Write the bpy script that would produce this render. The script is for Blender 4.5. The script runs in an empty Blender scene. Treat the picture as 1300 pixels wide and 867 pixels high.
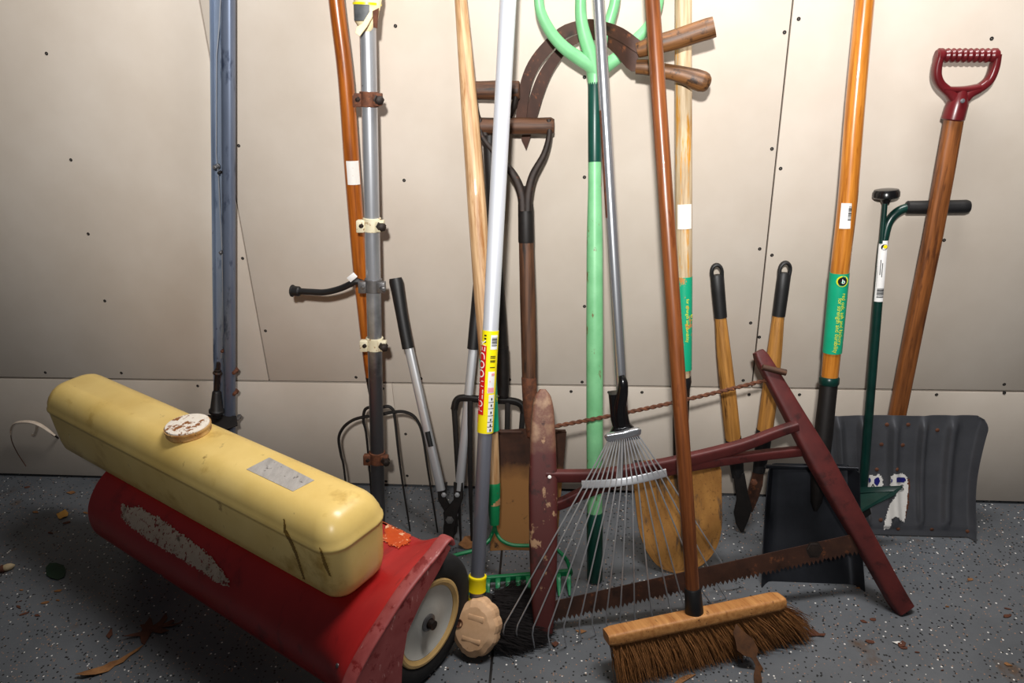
import bpy, bmesh, math, random
from mathutils import Vector, Matrix
from mathutils.bvhtree import BVHTree
random.seed(7)
V = Vector
PI = math.pi
COL = bpy.context.scene.collection
# ------------------------------------------------------------------ camera geometry (wall is y=0, room is y<0, floor z=0; metres)
CX, CY = 650.0, 433.5
FOC = 946.1527
R = Matrix(((0.99480281, -0.00760858, 0.10153563), (0.09603939, 0.40134453, -0.91087815), (-0.03382028, 0.91589556, 0.39998939)))
CAM = V((0.0, -1.65588, 1.16074))
def ray(px, py): return R @ V((px - CX, -(py - CY), -FOC))
def W(px, py, Y=0.0):
    """point seen at a pixel, Y metres in front of the wall"""
    d = ray(px, py); return CAM + d * ((-Y - CAM.y) / d.y)
def F(px, py, z=0.0):
    """point seen at a pixel, at height z"""
    d = ray(px, py); return CAM + d * ((z - CAM.z) / d.z)
def on(A, B, px, py):
    """point of the line A-B that comes nearest to the sight line of a pixel"""
    d = ray(px, py).normalized(); u = (B - A); w = A - CAM
    a, b, c = u.dot(u), u.dot(d), 1.0
    t = (b * d.dot(w) - c * u.dot(w)) / (a * c - b * b)
    return A + u * t
def atz(A, B, z):
    return A + (B - A) * ((z - A.z) / (B.z - A.z))
def lerp(a, b, t): return a + (b - a) * t
def interp(tab, x):
    for (x0, y0), (x1, y1) in zip(tab, tab[1:]):
        if x <= x1: return y0 + (y1 - y0) * max(0, (x - x0)) / (x1 - x0)
    return tab[-1][1]
def S(r, g, b):
    f = lambda c: (c / 255) / 12.92 if c <= 10 else ((c / 255 + .055) / 1.055) ** 2.4
    return (f(r), f(g), f(b), 1)

# ------------------------------------------------------------------ materials
MATS = {}
def mat(name, cols, scale=(20, 20, 20), detail=4, rough=.6, metal=0, chips=(), bump=0, grad=None, spec=.5, coat=0, bscale=None, contrast=(.3, .7)):
    m = bpy.data.materials.new(name); m.use_nodes = True
    nt = m.node_tree; N = nt.nodes; L = nt.links
    bs = N['Principled BSDF']
    bs.inputs['Roughness'].default_value = rough; bs.inputs['Metallic'].default_value = metal
    bs.inputs['Specular IOR Level'].default_value = spec; bs.inputs['Coat Weight'].default_value = coat
    at = N.new('ShaderNodeAttribute'); at.attribute_name = 'co'
    def noise(sc, det=4, rg=.6):
        mp = N.new('ShaderNodeMapping'); mp.inputs['Scale'].default_value = sc if hasattr(sc, '__len__') else (sc, sc, sc)
        L.new(at.outputs['Vector'], mp.inputs['Vector'])
        n = N.new('ShaderNodeTexNoise'); n.inputs['Scale'].default_value = 1; n.inputs['Detail'].default_value = det; n.inputs['Roughness'].default_value = rg
        L.new(mp.outputs[0], n.inputs['Vector']); return n.outputs['Fac']
    nf = noise(scale, detail)
    cr = N.new('ShaderNodeValToRGB'); el = cr.color_ramp.elements
    n = len(cols)
    for i, c in enumerate(cols):
        p = lerp(contrast[0], contrast[1], i / max(1, n - 1))
        e = el[i] if i < 2 else el.new(p)
        e.position = p; e.color = c
    if n == 1: el[1].color = cols[0]
    L.new(nf, cr.inputs[0]); out = cr.outputs[0]
    def mixc(fac, c):
        nonlocal out
        mx = N.new('ShaderNodeMix'); mx.data_type = 'RGBA'
        L.new(fac, mx.inputs['Factor']); L.new(out, mx.inputs['A']); mx.inputs['B'].default_value = c; out = mx.outputs['Result']
    if grad:   # (axis, from, to, colour): second colour along the length of the thing, as dirt on the spade
        ax, a, b, c = grad
        sp = N.new('ShaderNodeSeparateXYZ'); L.new(at.outputs['Vector'], sp.inputs[0])
        ad = N.new('ShaderNodeMath'); ad.operation = 'MULTIPLY_ADD'; L.new(noise(25), ad.inputs[0]); ad.inputs[1].default_value = (b - a) * 1.2; L.new(sp.outputs[ax], ad.inputs[2])
        mr = N.new('ShaderNodeMapRange'); L.new(ad.outputs[0], mr.inputs[0])
        mr.inputs[1].default_value = a + (b - a) * .6; mr.inputs[2].default_value = b + (b - a) * .6
        mixc(mr.outputs[0], c)
    for (c, sc, th, soft) in chips:
        mr = N.new('ShaderNodeMapRange'); L.new(noise(sc, 5, .65), mr.inputs[0])
        mr.inputs[1].default_value = th; mr.inputs[2].default_value = th + soft
        mixc(mr.outputs[0], c)
    L.new(out, bs.inputs['Base Color'])
    if bump:
        bp = N.new('ShaderNodeBump'); bp.inputs['Strength'].default_value = bump; bp.inputs['Distance'].default_value = .002
        L.new(noise(bscale, 4) if bscale else nf, bp.inputs['Height']); L.new(bp.outputs[0], bs.inputs['Normal'])
    MATS[name] = m; return m
def wood(name, a, b, rough=.5, chips=(), coat=0, **k):
    return mat(name, [a, b], (130, 130, 7), 5, rough, 0, chips, .15, coat=coat, contrast=(.36, .64), **k)

# ------------------------------------------------------------------ mesh builder
def circ(n=16): return [(math.cos(2*PI*i/n), math.sin(2*PI*i/n)) for i in range(n)]
def rrect(p=5, n=24):
    o = []
    for i in range(n):
        a = 2*PI*(i+.5)/n; c, s = math.cos(a), math.sin(a)
        o.append((math.copysign(abs(c)**(2/p), c), math.copysign(abs(s)**(2/p), s)))
    return o
class MB:
    def __init__(s): s.v = []; s.f = []; s.c = []
    def add(s, vs, fs, cs=None):
        b = len(s.v); s.v += [V(p) for p in vs]; s.c += [V(p) for p in (cs or vs)]
        s.f += [[b+i for i in f] for f in fs]
    def loft(s, rings, cap=True, cos=None, closed=False):
        n = len(rings[0]); vs = [p for r in rings for p in r]; fs = []
        m = len(rings)
        for i in range(m if closed else m-1):
            j = (i+1) % m
            for k in range(n):
                fs.append([i*n+k, i*n+(k+1) % n, j*n+(k+1) % n, j*n+k])
        if cap and not closed:
            fs.append(list(range(n))[::-1]); fs.append([(m-1)*n+k for k in range(n)])
        s.add(vs, fs, cos)
    def sweep(s, pts, rx, ry=None, prof=None, hint=None, cap=True):
        prof = prof or circ(); pts = [V(p) for p in pts]; n = len(pts)
        rx = rx if isinstance(rx, (list, tuple)) else [rx]*n
        ry = rx if ry is None else (ry if isinstance(ry, (list, tuple)) else [ry]*n)
        rings = []; cos = []; l = 0; prev = None
        h0 = random.uniform(0, 9)
        for i, p in enumerate(pts):
            a = pts[max(0, i-1)]; b = pts[min(n-1, i+1)]
            t = (b-a).normalized() if (b-a).length > 1e-9 else V((0, 0, 1))
            if hint is not None: h = V(hint)
            elif prev is not None: h = prev
            else: h = V((1, 0, 0)) if abs(t.x) < .8 else V((0, 0, 1))
            N = (h - t*h.dot(t)).normalized(); B = t.cross(N); prev = N
            if i: l += (p-pts[i-1]).length
            rings.append([p + N*(rx[i]*x) + B*(ry[i]*y) for x, y in prof])
            cos += [V((rx[i]*x + h0, ry[i]*y, l)) for x, y in prof]
        s.loft(rings, cap, cos); return s
    def rod(s, A, B, prof, seg=20):
        """turned shape: prof = [(distance from A, radius)...] towards B"""
        A = V(A); d = (V(B)-A).normalized()
        h = V((1, 0, 0)) if abs(d.x) < .8 else V((0, 0, 1))
        N = (h-d*h.dot(d)).normalized(); Q = d.cross(N); c_ = circ(seg); h0 = random.uniform(0, 9)
        rings = []; cos = []
        for t, r in prof:
            r = max(r, 1e-5)
            rings.append([A+d*t+N*(r*x)+Q*(r*y) for x, y in c_]); cos += [V((r*x+h0, r*y, t)) for x, y in c_]
        s.loft(rings, True, cos); return s
    def prism(s, poly, n, th, warp=None):
        """flat outline (list of points) thickened along n, with a small edge chamfer"""
        poly = [V(p) for p in poly]; n = V(n).normalized(); m = len(poly)
        c = sum(poly, V())/m; e = min(th*.3, .0015)
        ins = []
        for i in range(m):
            a = (poly[i]-poly[i-1]).normalized(); b = (poly[(i+1) % m]-poly[i]).normalized()
            na = n.cross(a); nb = n.cross(b); q = na+nb
            q = q.normalized() if q.length > 1e-6 else na
            ins.append(poly[i]+q*e)
        area = sum((poly[i]-c).cross(poly[(i+1) % m]-c).dot(n) for i in range(m))
        if area < 0: ins = [2*p-q for p, q in zip(poly, ins)]
        rings = [[p-n*th/2 for p in ins], [p-n*(th/2-e) for p in poly], [p+n*(th/2-e) for p in poly], [p+n*th/2 for p in ins]]
        if warp: rings = [[p+warp(p) for p in r] for r in rings]
        s.loft(rings); return s
    def sheet(s, fn, nu, nv, th):
        """curved plate: fn(u,v) -> point, thickened along its own normal"""
        g = [[V(fn(i/nu, j/nv)) for i in range(nu+1)] for j in range(nv+1)]
        def nrm(i, j):
            du = g[j][min(i+1, nu)]-g[j][max(i-1, 0)]; dv = g[min(j+1, nv)][i]-g[max(j-1, 0)][i]
            q = du.cross(dv); return q.normalized() if q.length > 1e-12 else V((0, -1, 0))
        a = []; b = []; cs = []
        Wd = (g[nv//2][nu]-g[nv//2][0]).length; Ld = (g[nv][nu//2]-g[0][nu//2]).length
        for j in range(nv+1):
            for i in range(nu+1):
                q = nrm(i, j)*th/2; a.append(g[j][i]+q); b.append(g[j][i]-q); cs.append(V((i/nu*Wd, 0, j/nv*Ld)))
        k = (nu+1)*(nv+1); ix = lambda i, j: j*(nu+1)+i; fs = []
        for j in range(nv):
            for i in range(nu):
                q = [ix(i, j), ix(i+1, j), ix(i+1, j+1), ix(i, j+1)]
                fs.append(q); fs.append([x+k for x in q[::-1]])
        edge = [ix(i, 0) for i in range(nu)] + [ix(nu, j) for j in range(nv)] + [ix(i, nv) for i in range(nu, 0, -1)] + [ix(0, j) for j in range(nv, 0, -1)]
        for p, q in zip(edge, edge[1:]+edge[:1]): fs.append([q, p, p+k, q+k])
        s.add(a+b, fs, cs+cs); return s
    def box(s, c, ex, ey, ez, bev=.002, seg=2):
        """box from its centre and three half-axis vectors, bevelled"""
        c = V(c); ex, ey, ez = V(ex), V(ey), V(ez)
        bm = bmesh.new(); bmesh.ops.create_cube(bm, size=2)
        for v in bm.verts: v.co = V((v.co.x*ex.length, v.co.y*ey.length, v.co.z*ez.length))
        if bev: bmesh.ops.bevel(bm, geom=list(bm.edges), offset=bev, segments=seg, affect='EDGES', profile=.5)
        bm.verts.index_update()
        X, Y, Z = ex.normalized(), ey.normalized(), ez.normalized()
        o = random.uniform(0, 5)
        s.add([c+X*v.co.x+Y*v.co.y+Z*v.co.z for v in bm.verts], [[v.index for v in f.verts] for f in bm.faces], [v.co+V((o, 0, 0)) for v in bm.verts])
        bm.free(); return s
    def ball(s, c, r, nu=12, nv=8, sq=(1, 1, 1)):
        rings = []
        for j in range(1, nv):
            a = PI*j/nv
            rings.append([V(c)+V((r*math.sin(a)*math.cos(2*PI*i/nu)*sq[0], r*math.sin(a)*math.sin(2*PI*i/nu)*sq[1], r*math.cos(a)*sq[2])) for i in range(nu)])
        s.loft(rings); return s
    def bvh(s): return BVHTree.FromPolygons(s.v, s.f)
    def build(s, name, m, parent=None, label=None, ang=38):
        base = parent['_b'] if parent is not None else (0, 0, 0)
        b = V(base)
        me = bpy.data.meshes.new(name)
        me.from_pydata([tuple(p-b) for p in s.v], [], s.f); me.update()
        a = me.attributes.new('co', 'FLOAT_VECTOR', 'POINT')
        a.data.foreach_set('vector', [x for p in s.c for x in p])
        bm = bmesh.new(); bm.from_mesh(me); bmesh.ops.recalc_face_normals(bm, faces=bm.faces)
        for f in bm.faces: f.smooth = True
        for e in bm.edges:
            e.smooth = len(e.link_faces) == 2 and e.calc_face_angle(0) < math.radians(ang)
        bm.to_mesh(me); bm.free()
        me.materials.append(MATS[m] if isinstance(m, str) else m)
        o = bpy.data.objects.new(name, me); COL.objects.link(o)
        if parent is not None: o.parent = parent
        o['_b'] = tuple(b)
        if label: o['label'] = label
        return o
def thing(name, label, cat, base, group=None):
    o = bpy.data.objects.new(name, None); COL.objects.link(o); o.empty_display_size = .03
    o.location = base; o['_b'] = tuple(base); o['label'] = label; o['category'] = cat
    if group: o['group'] = group
    return o
def solo(mb, name, m, base, label, cat, group=None, kind=None):
    o = mb.build(name, m); b = V(base)
    o.data.transform(Matrix.Translation(-b)); o.location = b
    o['label'] = label; o['category'] = cat
    if group: o['group'] = group
    if kind: o['kind'] = kind
    return o
def hit(bv, px, py):
    d = ray(px, py).normalized(); p, n, i, dist = bv.ray_cast(CAM, d)
    if p is None: 
        p, n, i, dist = bv.find_nearest(W(px, py, .1))
    if n.dot(d) > 0: n = -n
    return p, n
def decal(mb, bv, poly, off=.0008, sub=1):
    """thin sticker cut to an outline, lying on a surface"""
    pts = []
    for i in range(len(poly)):
        a, b = poly[i], poly[(i+1) % len(poly)]
        for k in range(sub): pts.append((lerp(a[0], b[0], k/sub), lerp(a[1], b[1], k/sub)))
    top = []; bot = []
    for p in pts:
        q, n = hit(bv, *p); top.append(q+n*off); bot.append(q+n*off*.2)
    mb.loft([bot, top]); return mb
def decal_grid(mb, bv, c4, nu, nv, off=.0008):
    """sticker with four pixel corners (tl, tr, br, bl), bent to the surface"""
    g = []; h = []
    for j in range(nv+1):
        for i in range(nu+1):
            u, v = i/nu, j/nv
            x = lerp(lerp(c4[0][0], c4[1][0], u), lerp(c4[3][0], c4[2][0], u), v); y = lerp(lerp(c4[0][1], c4[1][1], u), lerp(c4[3][1], c4[2][1], u), v)
            q, n = hit(bv, x, y); g.append(q+n*off); h.append(q+n*off*.15)
    k = len(g); ix = lambda i, j: j*(nu+1)+i; fs = []
    for j in range(nv):
        for i in range(nu):
            q = [ix(i, j), ix(i+1, j), ix(i+1, j+1), ix(i, j+1)]; fs.append(q); fs.append([x+k for x in q[::-1]])
    edge = [ix(i, 0) for i in range(nu)] + [ix(nu, j) for j in range(nv)] + [ix(i, nv) for i in range(nu, 0, -1)] + [ix(0, j) for j in range(nv, 0, -1)]
    for p, q in zip(edge, edge[1:]+edge[:1]): fs.append([q, p, p+k, q+k])
    mb.add(g+h, fs); return mb
def decal_fill(mb, bv, poly, off=.0008, step=2.5, ragged=0):
    """sticker or stain of any outline, made of small cells that follow the surface"""
    xs = [p[0] for p in poly]; ys = [p[1] for p in poly]
    rn = random.Random(5)
    def inside(x, y):
        c = False
        for i in range(len(poly)):
            (x0, y0), (x1, y1) = poly[i-1], poly[i]
            if (y0 > y) != (y1 > y) and x < (x1-x0)*(y-y0)/(y1-y0)+x0: c = not c
        return c
    nx = int((max(xs)-min(xs))/step)+2; ny = int((max(ys)-min(ys))/step)+2
    P = {}; fs = []; vs = []
    def vid(i, j):
        if (i, j) not in P:
            q, n = hit(bv, min(xs)+(i-.5)*step+rn.uniform(-.25, .25)*step, min(ys)+(j-.5)*step+rn.uniform(-.25, .25)*step)
            P[(i, j)] = len(vs); vs.append(q+n*off)
        return P[(i, j)]
    for j in range(ny):
        for i in range(nx):
            x, y = min(xs)+i*step, min(ys)+j*step
            if inside(x+rn.uniform(-1, 1)*ragged, y+rn.uniform(-1, 1)*ragged): fs.append([vid(i, j), vid(i+1, j), vid(i+1, j+1), vid(i, j+1)])
    mb.add(vs, fs); return mb
class Pole:
    """frame on a round pole: s = distance down from A, a = angle (0 faces the room, + to the right)"""
    def __init__(s, A, B, r):
        s.A = V(A); s.d = (V(B)-s.A).normalized(); s.r = r
        mid = (s.A+V(B))/2; n = CAM-mid; n = n-s.d*n.dot(s.d); s.n = n.normalized(); s.t = s.d.cross(s.n)
        if s.t.x < 0: s.t = -s.t
    def at(s, l, a, off=0):
        r = (s.r(l) if callable(s.r) else s.r)+off
        return s.A+s.d*l+s.n*(math.cos(a)*r)+s.t*(math.sin(a)*r)
    def s_of(s, px, py): return (on(s.A, s.A+s.d, px, py)-s.A).dot(s.d)
    def patch(s, mb, l0, l1, a0, a1, off=.0006, n=12, slant=0):
        full = a1-a0 > 6.2
        th = .0005
        ang = [lerp(a0, a1, i/n) for i in range(n+(0 if full else 1))]
        if full:
            rings = [[s.at(l, a, o) for a in ang] for l, o in ((l0, off-th), (l0, off), (l1, off), (l1, off-th))]
            mb.loft(rings, cap=False, closed=True)
        else:
            o = [s.at(l0, a, off) for a in ang]+[s.at(l1, a, off) for a in ang]+[s.at(l0, a, off-th) for a in ang]+[s.at(l1, a, off-th) for a in ang]
            k = n+1; fs = []
            for i in range(n):
                fs += [[i, i+1, k+i+1, k+i], [2*k+i, 3*k+i, 3*k+i+1, 2*k+i+1], [i, 2*k+i, 2*k+i+1, i+1], [k+i, k+i+1, 3*k+i+1, 3*k+i]]
            fs += [[0, k, 3*k, 2*k], [n, 2*k+n, 3*k+n, k+n]]
            mb.add(o, fs)
        return mb
    def text(s, mb, body, l0, a0, size, flip=1, off=.0009):
        """lettering wrapped on the pole, reading down it (flip=1) or up it (flip=-1)"""
        vs, fs = glyphs(body, size)
        out = []
        for x, y in vs: out.append(s.at(l0+flip*x, a0+flip*y/(s.r(l0) if callable(s.r) else s.r), off))
        mb.add(out, fs); return mb
    def upright(s, mb, body, l0, a0, size, off=.0009):
        vs, fs = glyphs(body, size)
        mb.add([s.at(l0-y, a0+x/(s.r(l0) if callable(s.r) else s.r), off) for x, y in vs], fs); return mb
_dg = None
def glyphs(body, size):
    cu = bpy.data.curves.new('t', 'FONT'); cu.body = body; cu.size = size; cu.resolution_u = 3
    o = bpy.data.objects.new('t', cu); COL.objects.link(o)
    bpy.context.view_layer.update()
    me = o.evaluated_get(bpy.context.evaluated_depsgraph_get()).to_mesh()
    vs = [(v.co.x, v.co.y) for v in me.vertices]; fs = [list(p.vertices) for p in me.polygons]
    o.evaluated_get(bpy.context.evaluated_depsgraph_get()).to_mesh_clear()
    bpy.data.objects.remove(o); bpy.data.curves.remove(cu)
    return vs, fs
def barcode(pole, mb, l0, l1, a0, a1, horizontal=True, off=.0011):
    """bars across the pole (lines stacked along it) or along it"""
    x = 0
    ws = [1, 2, 1, 1, 3, 1, 2, 1, 1, 2, 3, 1, 1, 1, 2, 2, 1, 3, 1, 1, 2, 1]
    tot = sum(ws)*1.0
    for i, w in enumerate(ws):
        if i % 2 == 0:
            p, q = x/tot, (x+w)/tot
            if horizontal: pole.patch(mb, lerp(l0, l1, p), lerp(l0, l1, q), a0, a1, off, 6)
            else: pole.patch(mb, l0, l1, lerp(a0, a1, p), lerp(a0, a1, q), off, 2)
        x += w
    return mb
def smooth(pts, k=6):
    """Catmull-Rom through points"""
    pts = [V(p) for p in pts]; P = [2*pts[0]-pts[1]]+pts+[2*pts[-1]-pts[-2]]; o = []
    for i in range(1, len(P)-2):
        for j in range(k):
            t = j/k; a, b, c, d = P[i-1], P[i], P[i+1], P[i+2]
            o.append(.5*((2*b)+(c-a)*t+(2*a-5*b+4*c-d)*t*t+(3*b-a-3*c+d)*t**3))
    return o+[pts[-1]]
def smooth_r(rs, k=6):
    o = []
    for a, b in zip(rs, rs[1:]): o += [lerp(a, b, j/k) for j in range(k)]
    return o+[rs[-1]]
exec_parts = []
# ------------------------------------------------------------------ palette
mat('drywall', [S(199, 186, 171), S(206, 194, 180), S(213, 202, 189)], (3, 3, 3), 6, .85, 0, [(S(170, 150, 128), (14, 14, 14), .74, .06)], .05, bscale=(300, 300, 300))
mat('gap', [S(52, 38, 26)], rough=.95)
mat('screw', [S(16, 14, 13), S(26, 22, 20)], (200,)*3, rough=.6, metal=.3)
wood('varnish', S(128, 64, 14), S(178, 98, 28), .3, [(S(112, 52, 12), (40, 40, 8), .6, .1)], .5)
wood('varnish_red', S(96, 50, 22), S(134, 76, 38), .32, [(S(92, 44, 20), (40, 40, 9), .6, .12)], .12)
wood('varnish_gold', S(156, 88, 22), S(206, 132, 48), .28, [(S(140, 76, 18), (60, 60, 8), .6, .1)], .6)
wood('pale_wood', S(162, 120, 78), S(212, 176, 134), .5, [(S(150, 96, 44), (50, 50, 5), .55, .1)], .2)
wood('weathered', S(160, 134, 100), S(204, 182, 148), .6, [(S(196, 136, 46), (70, 70, 6), .54, .05), (S(110, 84, 58), (120, 120, 9), .66, .05)])
wood('lopper_wood', S(140, 94, 40), S(186, 130, 62), .5, [(S(92, 56, 20), (110, 110, 8), .58, .08)])
wood('old_wood', S(58, 34, 20), S(98, 62, 38), .6, [(S(36, 22, 14), (60, 60, 8), .55, .1)])
wood('shovel_wood', S(98, 54, 22), S(148, 88, 42), .45, [(S(84, 44, 18), (60, 60, 8), .58, .1)])
wood('sickle_wood', S(70, 42, 18), S(128, 84, 44), .5, [(S(46, 28, 14), (40, 40, 40), .55, .1)])
mat('broom_block', [S(166, 106, 52), S(206, 148, 86)], (9, 120, 120), 5, .6, 0, [(S(110, 66, 32), (20, 120, 120), .6, .08)], .15)
mat('dark_iron', [S(30, 22, 18), S(46, 34, 28)], (60,)*3, rough=.6, metal=.35, chips=[(S(84, 48, 28), (70,)*3, .6, .1)])
mat('black_iron', [S(20, 17, 16), S(32, 27, 25)], (60,)*3, rough=.55, metal=.3)
mat('rust', [S(66, 36, 22), S(112, 64, 38)], (90,)*3, rough=.8, chips=[(S(150, 90, 50), (120,)*3, .62, .08)], bump=.3)
mat('rusty_blade', [S(56, 36, 28), S(78, 50, 38)], (30,)*3, rough=.5, metal=.35, chips=[(S(122, 72, 44), (60,)*3, .6, .1), (S(40, 26, 20), (25,)*3, .58, .1)])
mat('spade_rust', [S(52, 32, 24), S(80, 48, 32)], (26,)*3, rough=.75, metal=.1, grad=(2, .085, .13, S(150, 104, 56)), chips=[(S(190, 150, 96), (90,)*3, .74, .05), (S(44, 26, 18), (30,)*3, .6, .1)], bump=.2)
mat('ochre_dirt', [S(138, 92, 38), S(172, 122, 58)], (40, 40, 12), rough=.85, chips=[(S(84, 64, 46), (34, 34, 9), .54, .08), (S(112, 72, 28), (130,)*3, .56, .1)], bump=.25)
mat('chrome', [S(176, 178, 184), S(206, 208, 212)], (120, 120, 4), rough=.27, metal=.85, chips=[(S(90, 84, 80), (90,)*3, .7, .06)])
mat('pipe_steel', [S(178, 180, 186), S(200, 202, 206)], (100, 100, 4), rough=.32, metal=.7, grad=(2, .8, 1.05, S(92, 90, 92)), chips=[(S(70, 52, 44), (60,)*3, .68, .06)])  # turns darker grey towards the lower end
mat('silver_tube', [S(186, 188, 192), S(206, 207, 210)], (100, 100, 6), rough=.38, metal=.6, chips=[(S(120, 120, 122), (150, 150, 20), .66, .08)])
mat('white_alu', [S(206, 208, 216), S(222, 224, 230)], (60, 60, 4), rough=.4, metal=.35)
mat('grey_tube', [S(116, 118, 128), S(132, 134, 144)], (60, 60, 4), rough=.4, metal=.5)
mat('blue_metal', [S(122, 134, 154), S(150, 162, 180)], (26, 26, 5), rough=.45, metal=.55, chips=[(S(78, 92, 116), (30, 30, 10), .56, .1), (S(66, 56, 58), (60, 60, 30), .68, .04)])
mat('blue_metal_dark', [S(98, 108, 128), S(120, 130, 150)], (26, 26, 5), rough=.42, metal=.55, chips=[(S(60, 70, 92), (30, 30, 10), .56, .1)])
mat('rubber', [S(17, 16, 17), S(24, 23, 24)], (80,)*3, rough=.5)
mat('tyre', [S(20, 19, 19), S(30, 28, 28)], (60,)*3, rough=.8)
mat('gloss_black', [S(16, 15, 16)], rough=.22)
mat('mint', [S(112, 180, 124), S(130, 198, 142)], (20,)*3, rough=.4, chips=[(S(120, 110, 60), (60, 60, 30), .7, .03)])
mat('mint_worn', [S(108, 176, 122), S(130, 196, 142)], (20,)*3, rough=.42, chips=[(S(112, 96, 62), (70, 70, 26), .63, .03), (S(80, 66, 44), (160,)*3, .68, .03)])
mat('dark_green', [S(10, 58, 48), S(14, 70, 58)], (30,)*3, rough=.35, chips=[(S(200, 180, 120), (40,)*3, .76, .02)])
mat('rake_green', [S(14, 112, 66), S(22, 132, 80)], (30,)*3, rough=.4, chips=[(S(110, 70, 36), (60,)*3, .66, .05)])
mat('edger_green', [S(6, 38, 33), S(11, 52, 45)], (30,)*3, rough=.3, chips=[(S(110, 120, 112), (100,)*3, .74, .03)])
mat('label_green', [S(10, 158, 116), S(20, 168, 126)], (30,)*3, rough=.35, chips=[(S(220, 235, 225), (160,)*3, .76, .02)])
mat('label_green_torn', [S(14, 160, 118)], rough=.4, chips=[(S(186, 132, 72), (60, 60, 30), .6, .02)])
mat('label_white', [S(226, 224, 222), S(238, 236, 234)], (80,)*3, rough=.45)
mat('label_worn', [S(230, 226, 220)], rough=.6, chips=[(S(190, 130, 90), (150,)*3, .68, .03)])
mat('label_yellow', [S(246, 226, 10)], rough=.35)
mat('label_red', [S(206, 22, 26)], rough=.35)
mat('ink', [S(14, 14, 16)], rough=.5)
mat('ink_yellow', [S(226, 222, 30)], rough=.5)
mat('ink_white', [S(244, 244, 240)], rough=.5)
mat('ink_pink', [S(230, 150, 160)], rough=.5)
mat('ink_blue', [S(24, 24, 110)], rough=.5)
mat('plastic_yellow', [S(248, 222, 10)], rough=.35)
mat('peach', [S(212, 168, 126), S(230, 188, 148)], (30,)*3, 4, .55, chips=[(S(176, 116, 70), (90, 90, 40), .68, .05)])
mat('maroon_plastic', [S(86, 18, 22), S(98, 24, 28)], (30,)*3, rough=.3)
mat('maroon_paint', [S(72, 24, 23), S(94, 34, 31)], (24,)*3, rough=.55, chips=[(S(60, 20, 18), (30,)*3, .56, .1), (S(150, 104, 84), (120,)*3, .72, .04)], bump=.15)
mat('maroon_chipped', [S(150, 116, 88), S(110, 70, 56), S(168, 136, 108)], (24,)*3, rough=.6, grad=(2, .09, .13, S(80, 30, 27)), chips=[(S(166, 130, 98), (30, 30, 20), .6, .04), (S(56, 24, 20), (30,)*3, .58, .08)], bump=.25)
mat('mower_red', [S(158, 28, 28), S(178, 36, 34)], (9,)*3, rough=.34, chips=[(S(110, 18, 20), (16,)*3, .56, .15), (S(206, 70, 60), (60, 8, 60), .69, .03), (S(196, 120, 110), (130,)*3, .73, .03)])
mat('mower_scuffed', [S(140, 54, 52), S(164, 80, 78)], (22,)*3, rough=.5, chips=[(S(122, 24, 24), (30, 30, 30), .56, .06), (S(196, 140, 134), (80, 80, 24), .62, .05)])
mat('orange_paint', [S(186, 66, 14), S(206, 84, 26)], (30,)*3, rough=.3, chips=[(S(236, 190, 150), (50,)*3, .58, .04)])
mat('faded_decal', [S(176, 156, 138), S(196, 178, 160)], (40,)*3, rough=.6, chips=[(S(124, 40, 34), (110,)*3, .56, .04), (S(92, 74, 58), (35,)*3, .6, .1)])
mat('tank_yellow', [S(222, 188, 106), S(238, 208, 130)], (7,)*3, 5, .3, chips=[(S(190, 152, 70), (9, 9, 9), .56, .14), (S(146, 112, 54), (28, 28, 28), .66, .1), (S(96, 70, 34), (70, 70, 70), .72, .04), (S(246, 232, 190), (22, 22, 22), .72, .04)], spec=.5)
mat('stain', [S(128, 98, 36)], rough=.5)
mat('cap_metal', [S(232, 222, 206), S(242, 234, 222)], (60,)*3, rough=.5, chips=[(S(140, 84, 32), (55,)*3, .55, .05)])
mat('cap_rim', [S(150, 96, 40), S(206, 170, 110)], (40,)*3, rough=.55, chips=[(S(92, 54, 24), (80,)*3, .58, .08)])
mat('foil', [S(176, 172, 168), S(204, 200, 196)], (90, 30, 30), rough=.35, metal=.4, chips=[(S(110, 104, 100), (70,)*3, .62, .05)], bump=.6)
mat('hub_cream', [S(196, 158, 96), S(214, 178, 118)], (20,)*3, rough=.5)
mat('hub_white', [S(186, 184, 176), S(202, 200, 192)], (14,)*3, rough=.45, chips=[(S(70, 50, 30), (60,)*3, .73, .03)])
mat('alu_dull', [S(110, 111, 116), S(126, 127, 132)], (14,)*3, rough=.3, metal=.72, chips=[(S(120, 122, 128), (40, 40, 8), .62, .08)])
mat('black_steel', [S(34, 36, 41), S(46, 48, 54)], (16,)*3, rough=.38, metal=.55, chips=[(S(62, 44, 36), (60,)*3, .68, .05)])
mat('bristle_brown', [S(96, 58, 26), S(158, 104, 52)], (300, 300, 300), 2, .7)
mat('bristle_black', [S(22, 18, 18), S(36, 29, 28)], (300, 300, 300), 2, .6)
mat('masking', [S(226, 204, 156), S(240, 222, 184)], (40,)*3, rough=.6)
mat('duct', [S(74, 76, 78), S(98, 100, 102)], (50,)*3, rough=.6)
mat('paint_clamp', [S(206, 196, 164), S(222, 212, 184)], (40,)*3, rough=.5, chips=[(S(140, 92, 40), (90,)*3, .6, .04)])
mat('dull_zinc', [S(104, 102, 102), S(126, 124, 124)], (40,)*3, rough=.45, metal=.7)
mat('leaf_brown', [S(70, 36, 22), S(96, 52, 30)], (60,)*3, rough=.8)
mat('leaf_dark', [S(64, 36, 14), S(96, 58, 24)], (60,)*3, rough=.8)
mat('leaf_tan', [S(112, 72, 38), S(150, 104, 60)], (50,)*3, rough=.8)
mat('leaf_yellow', [S(196, 142, 62), S(212, 160, 78)], (50,)*3, rough=.8)
mat('leaf_green', [S(10, 44, 24), S(14, 54, 30)], (50,)*3, rough=.7)
mat('seed', [S(170, 150, 116), S(190, 170, 134)], (80,)*3, rough=.7)
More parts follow.
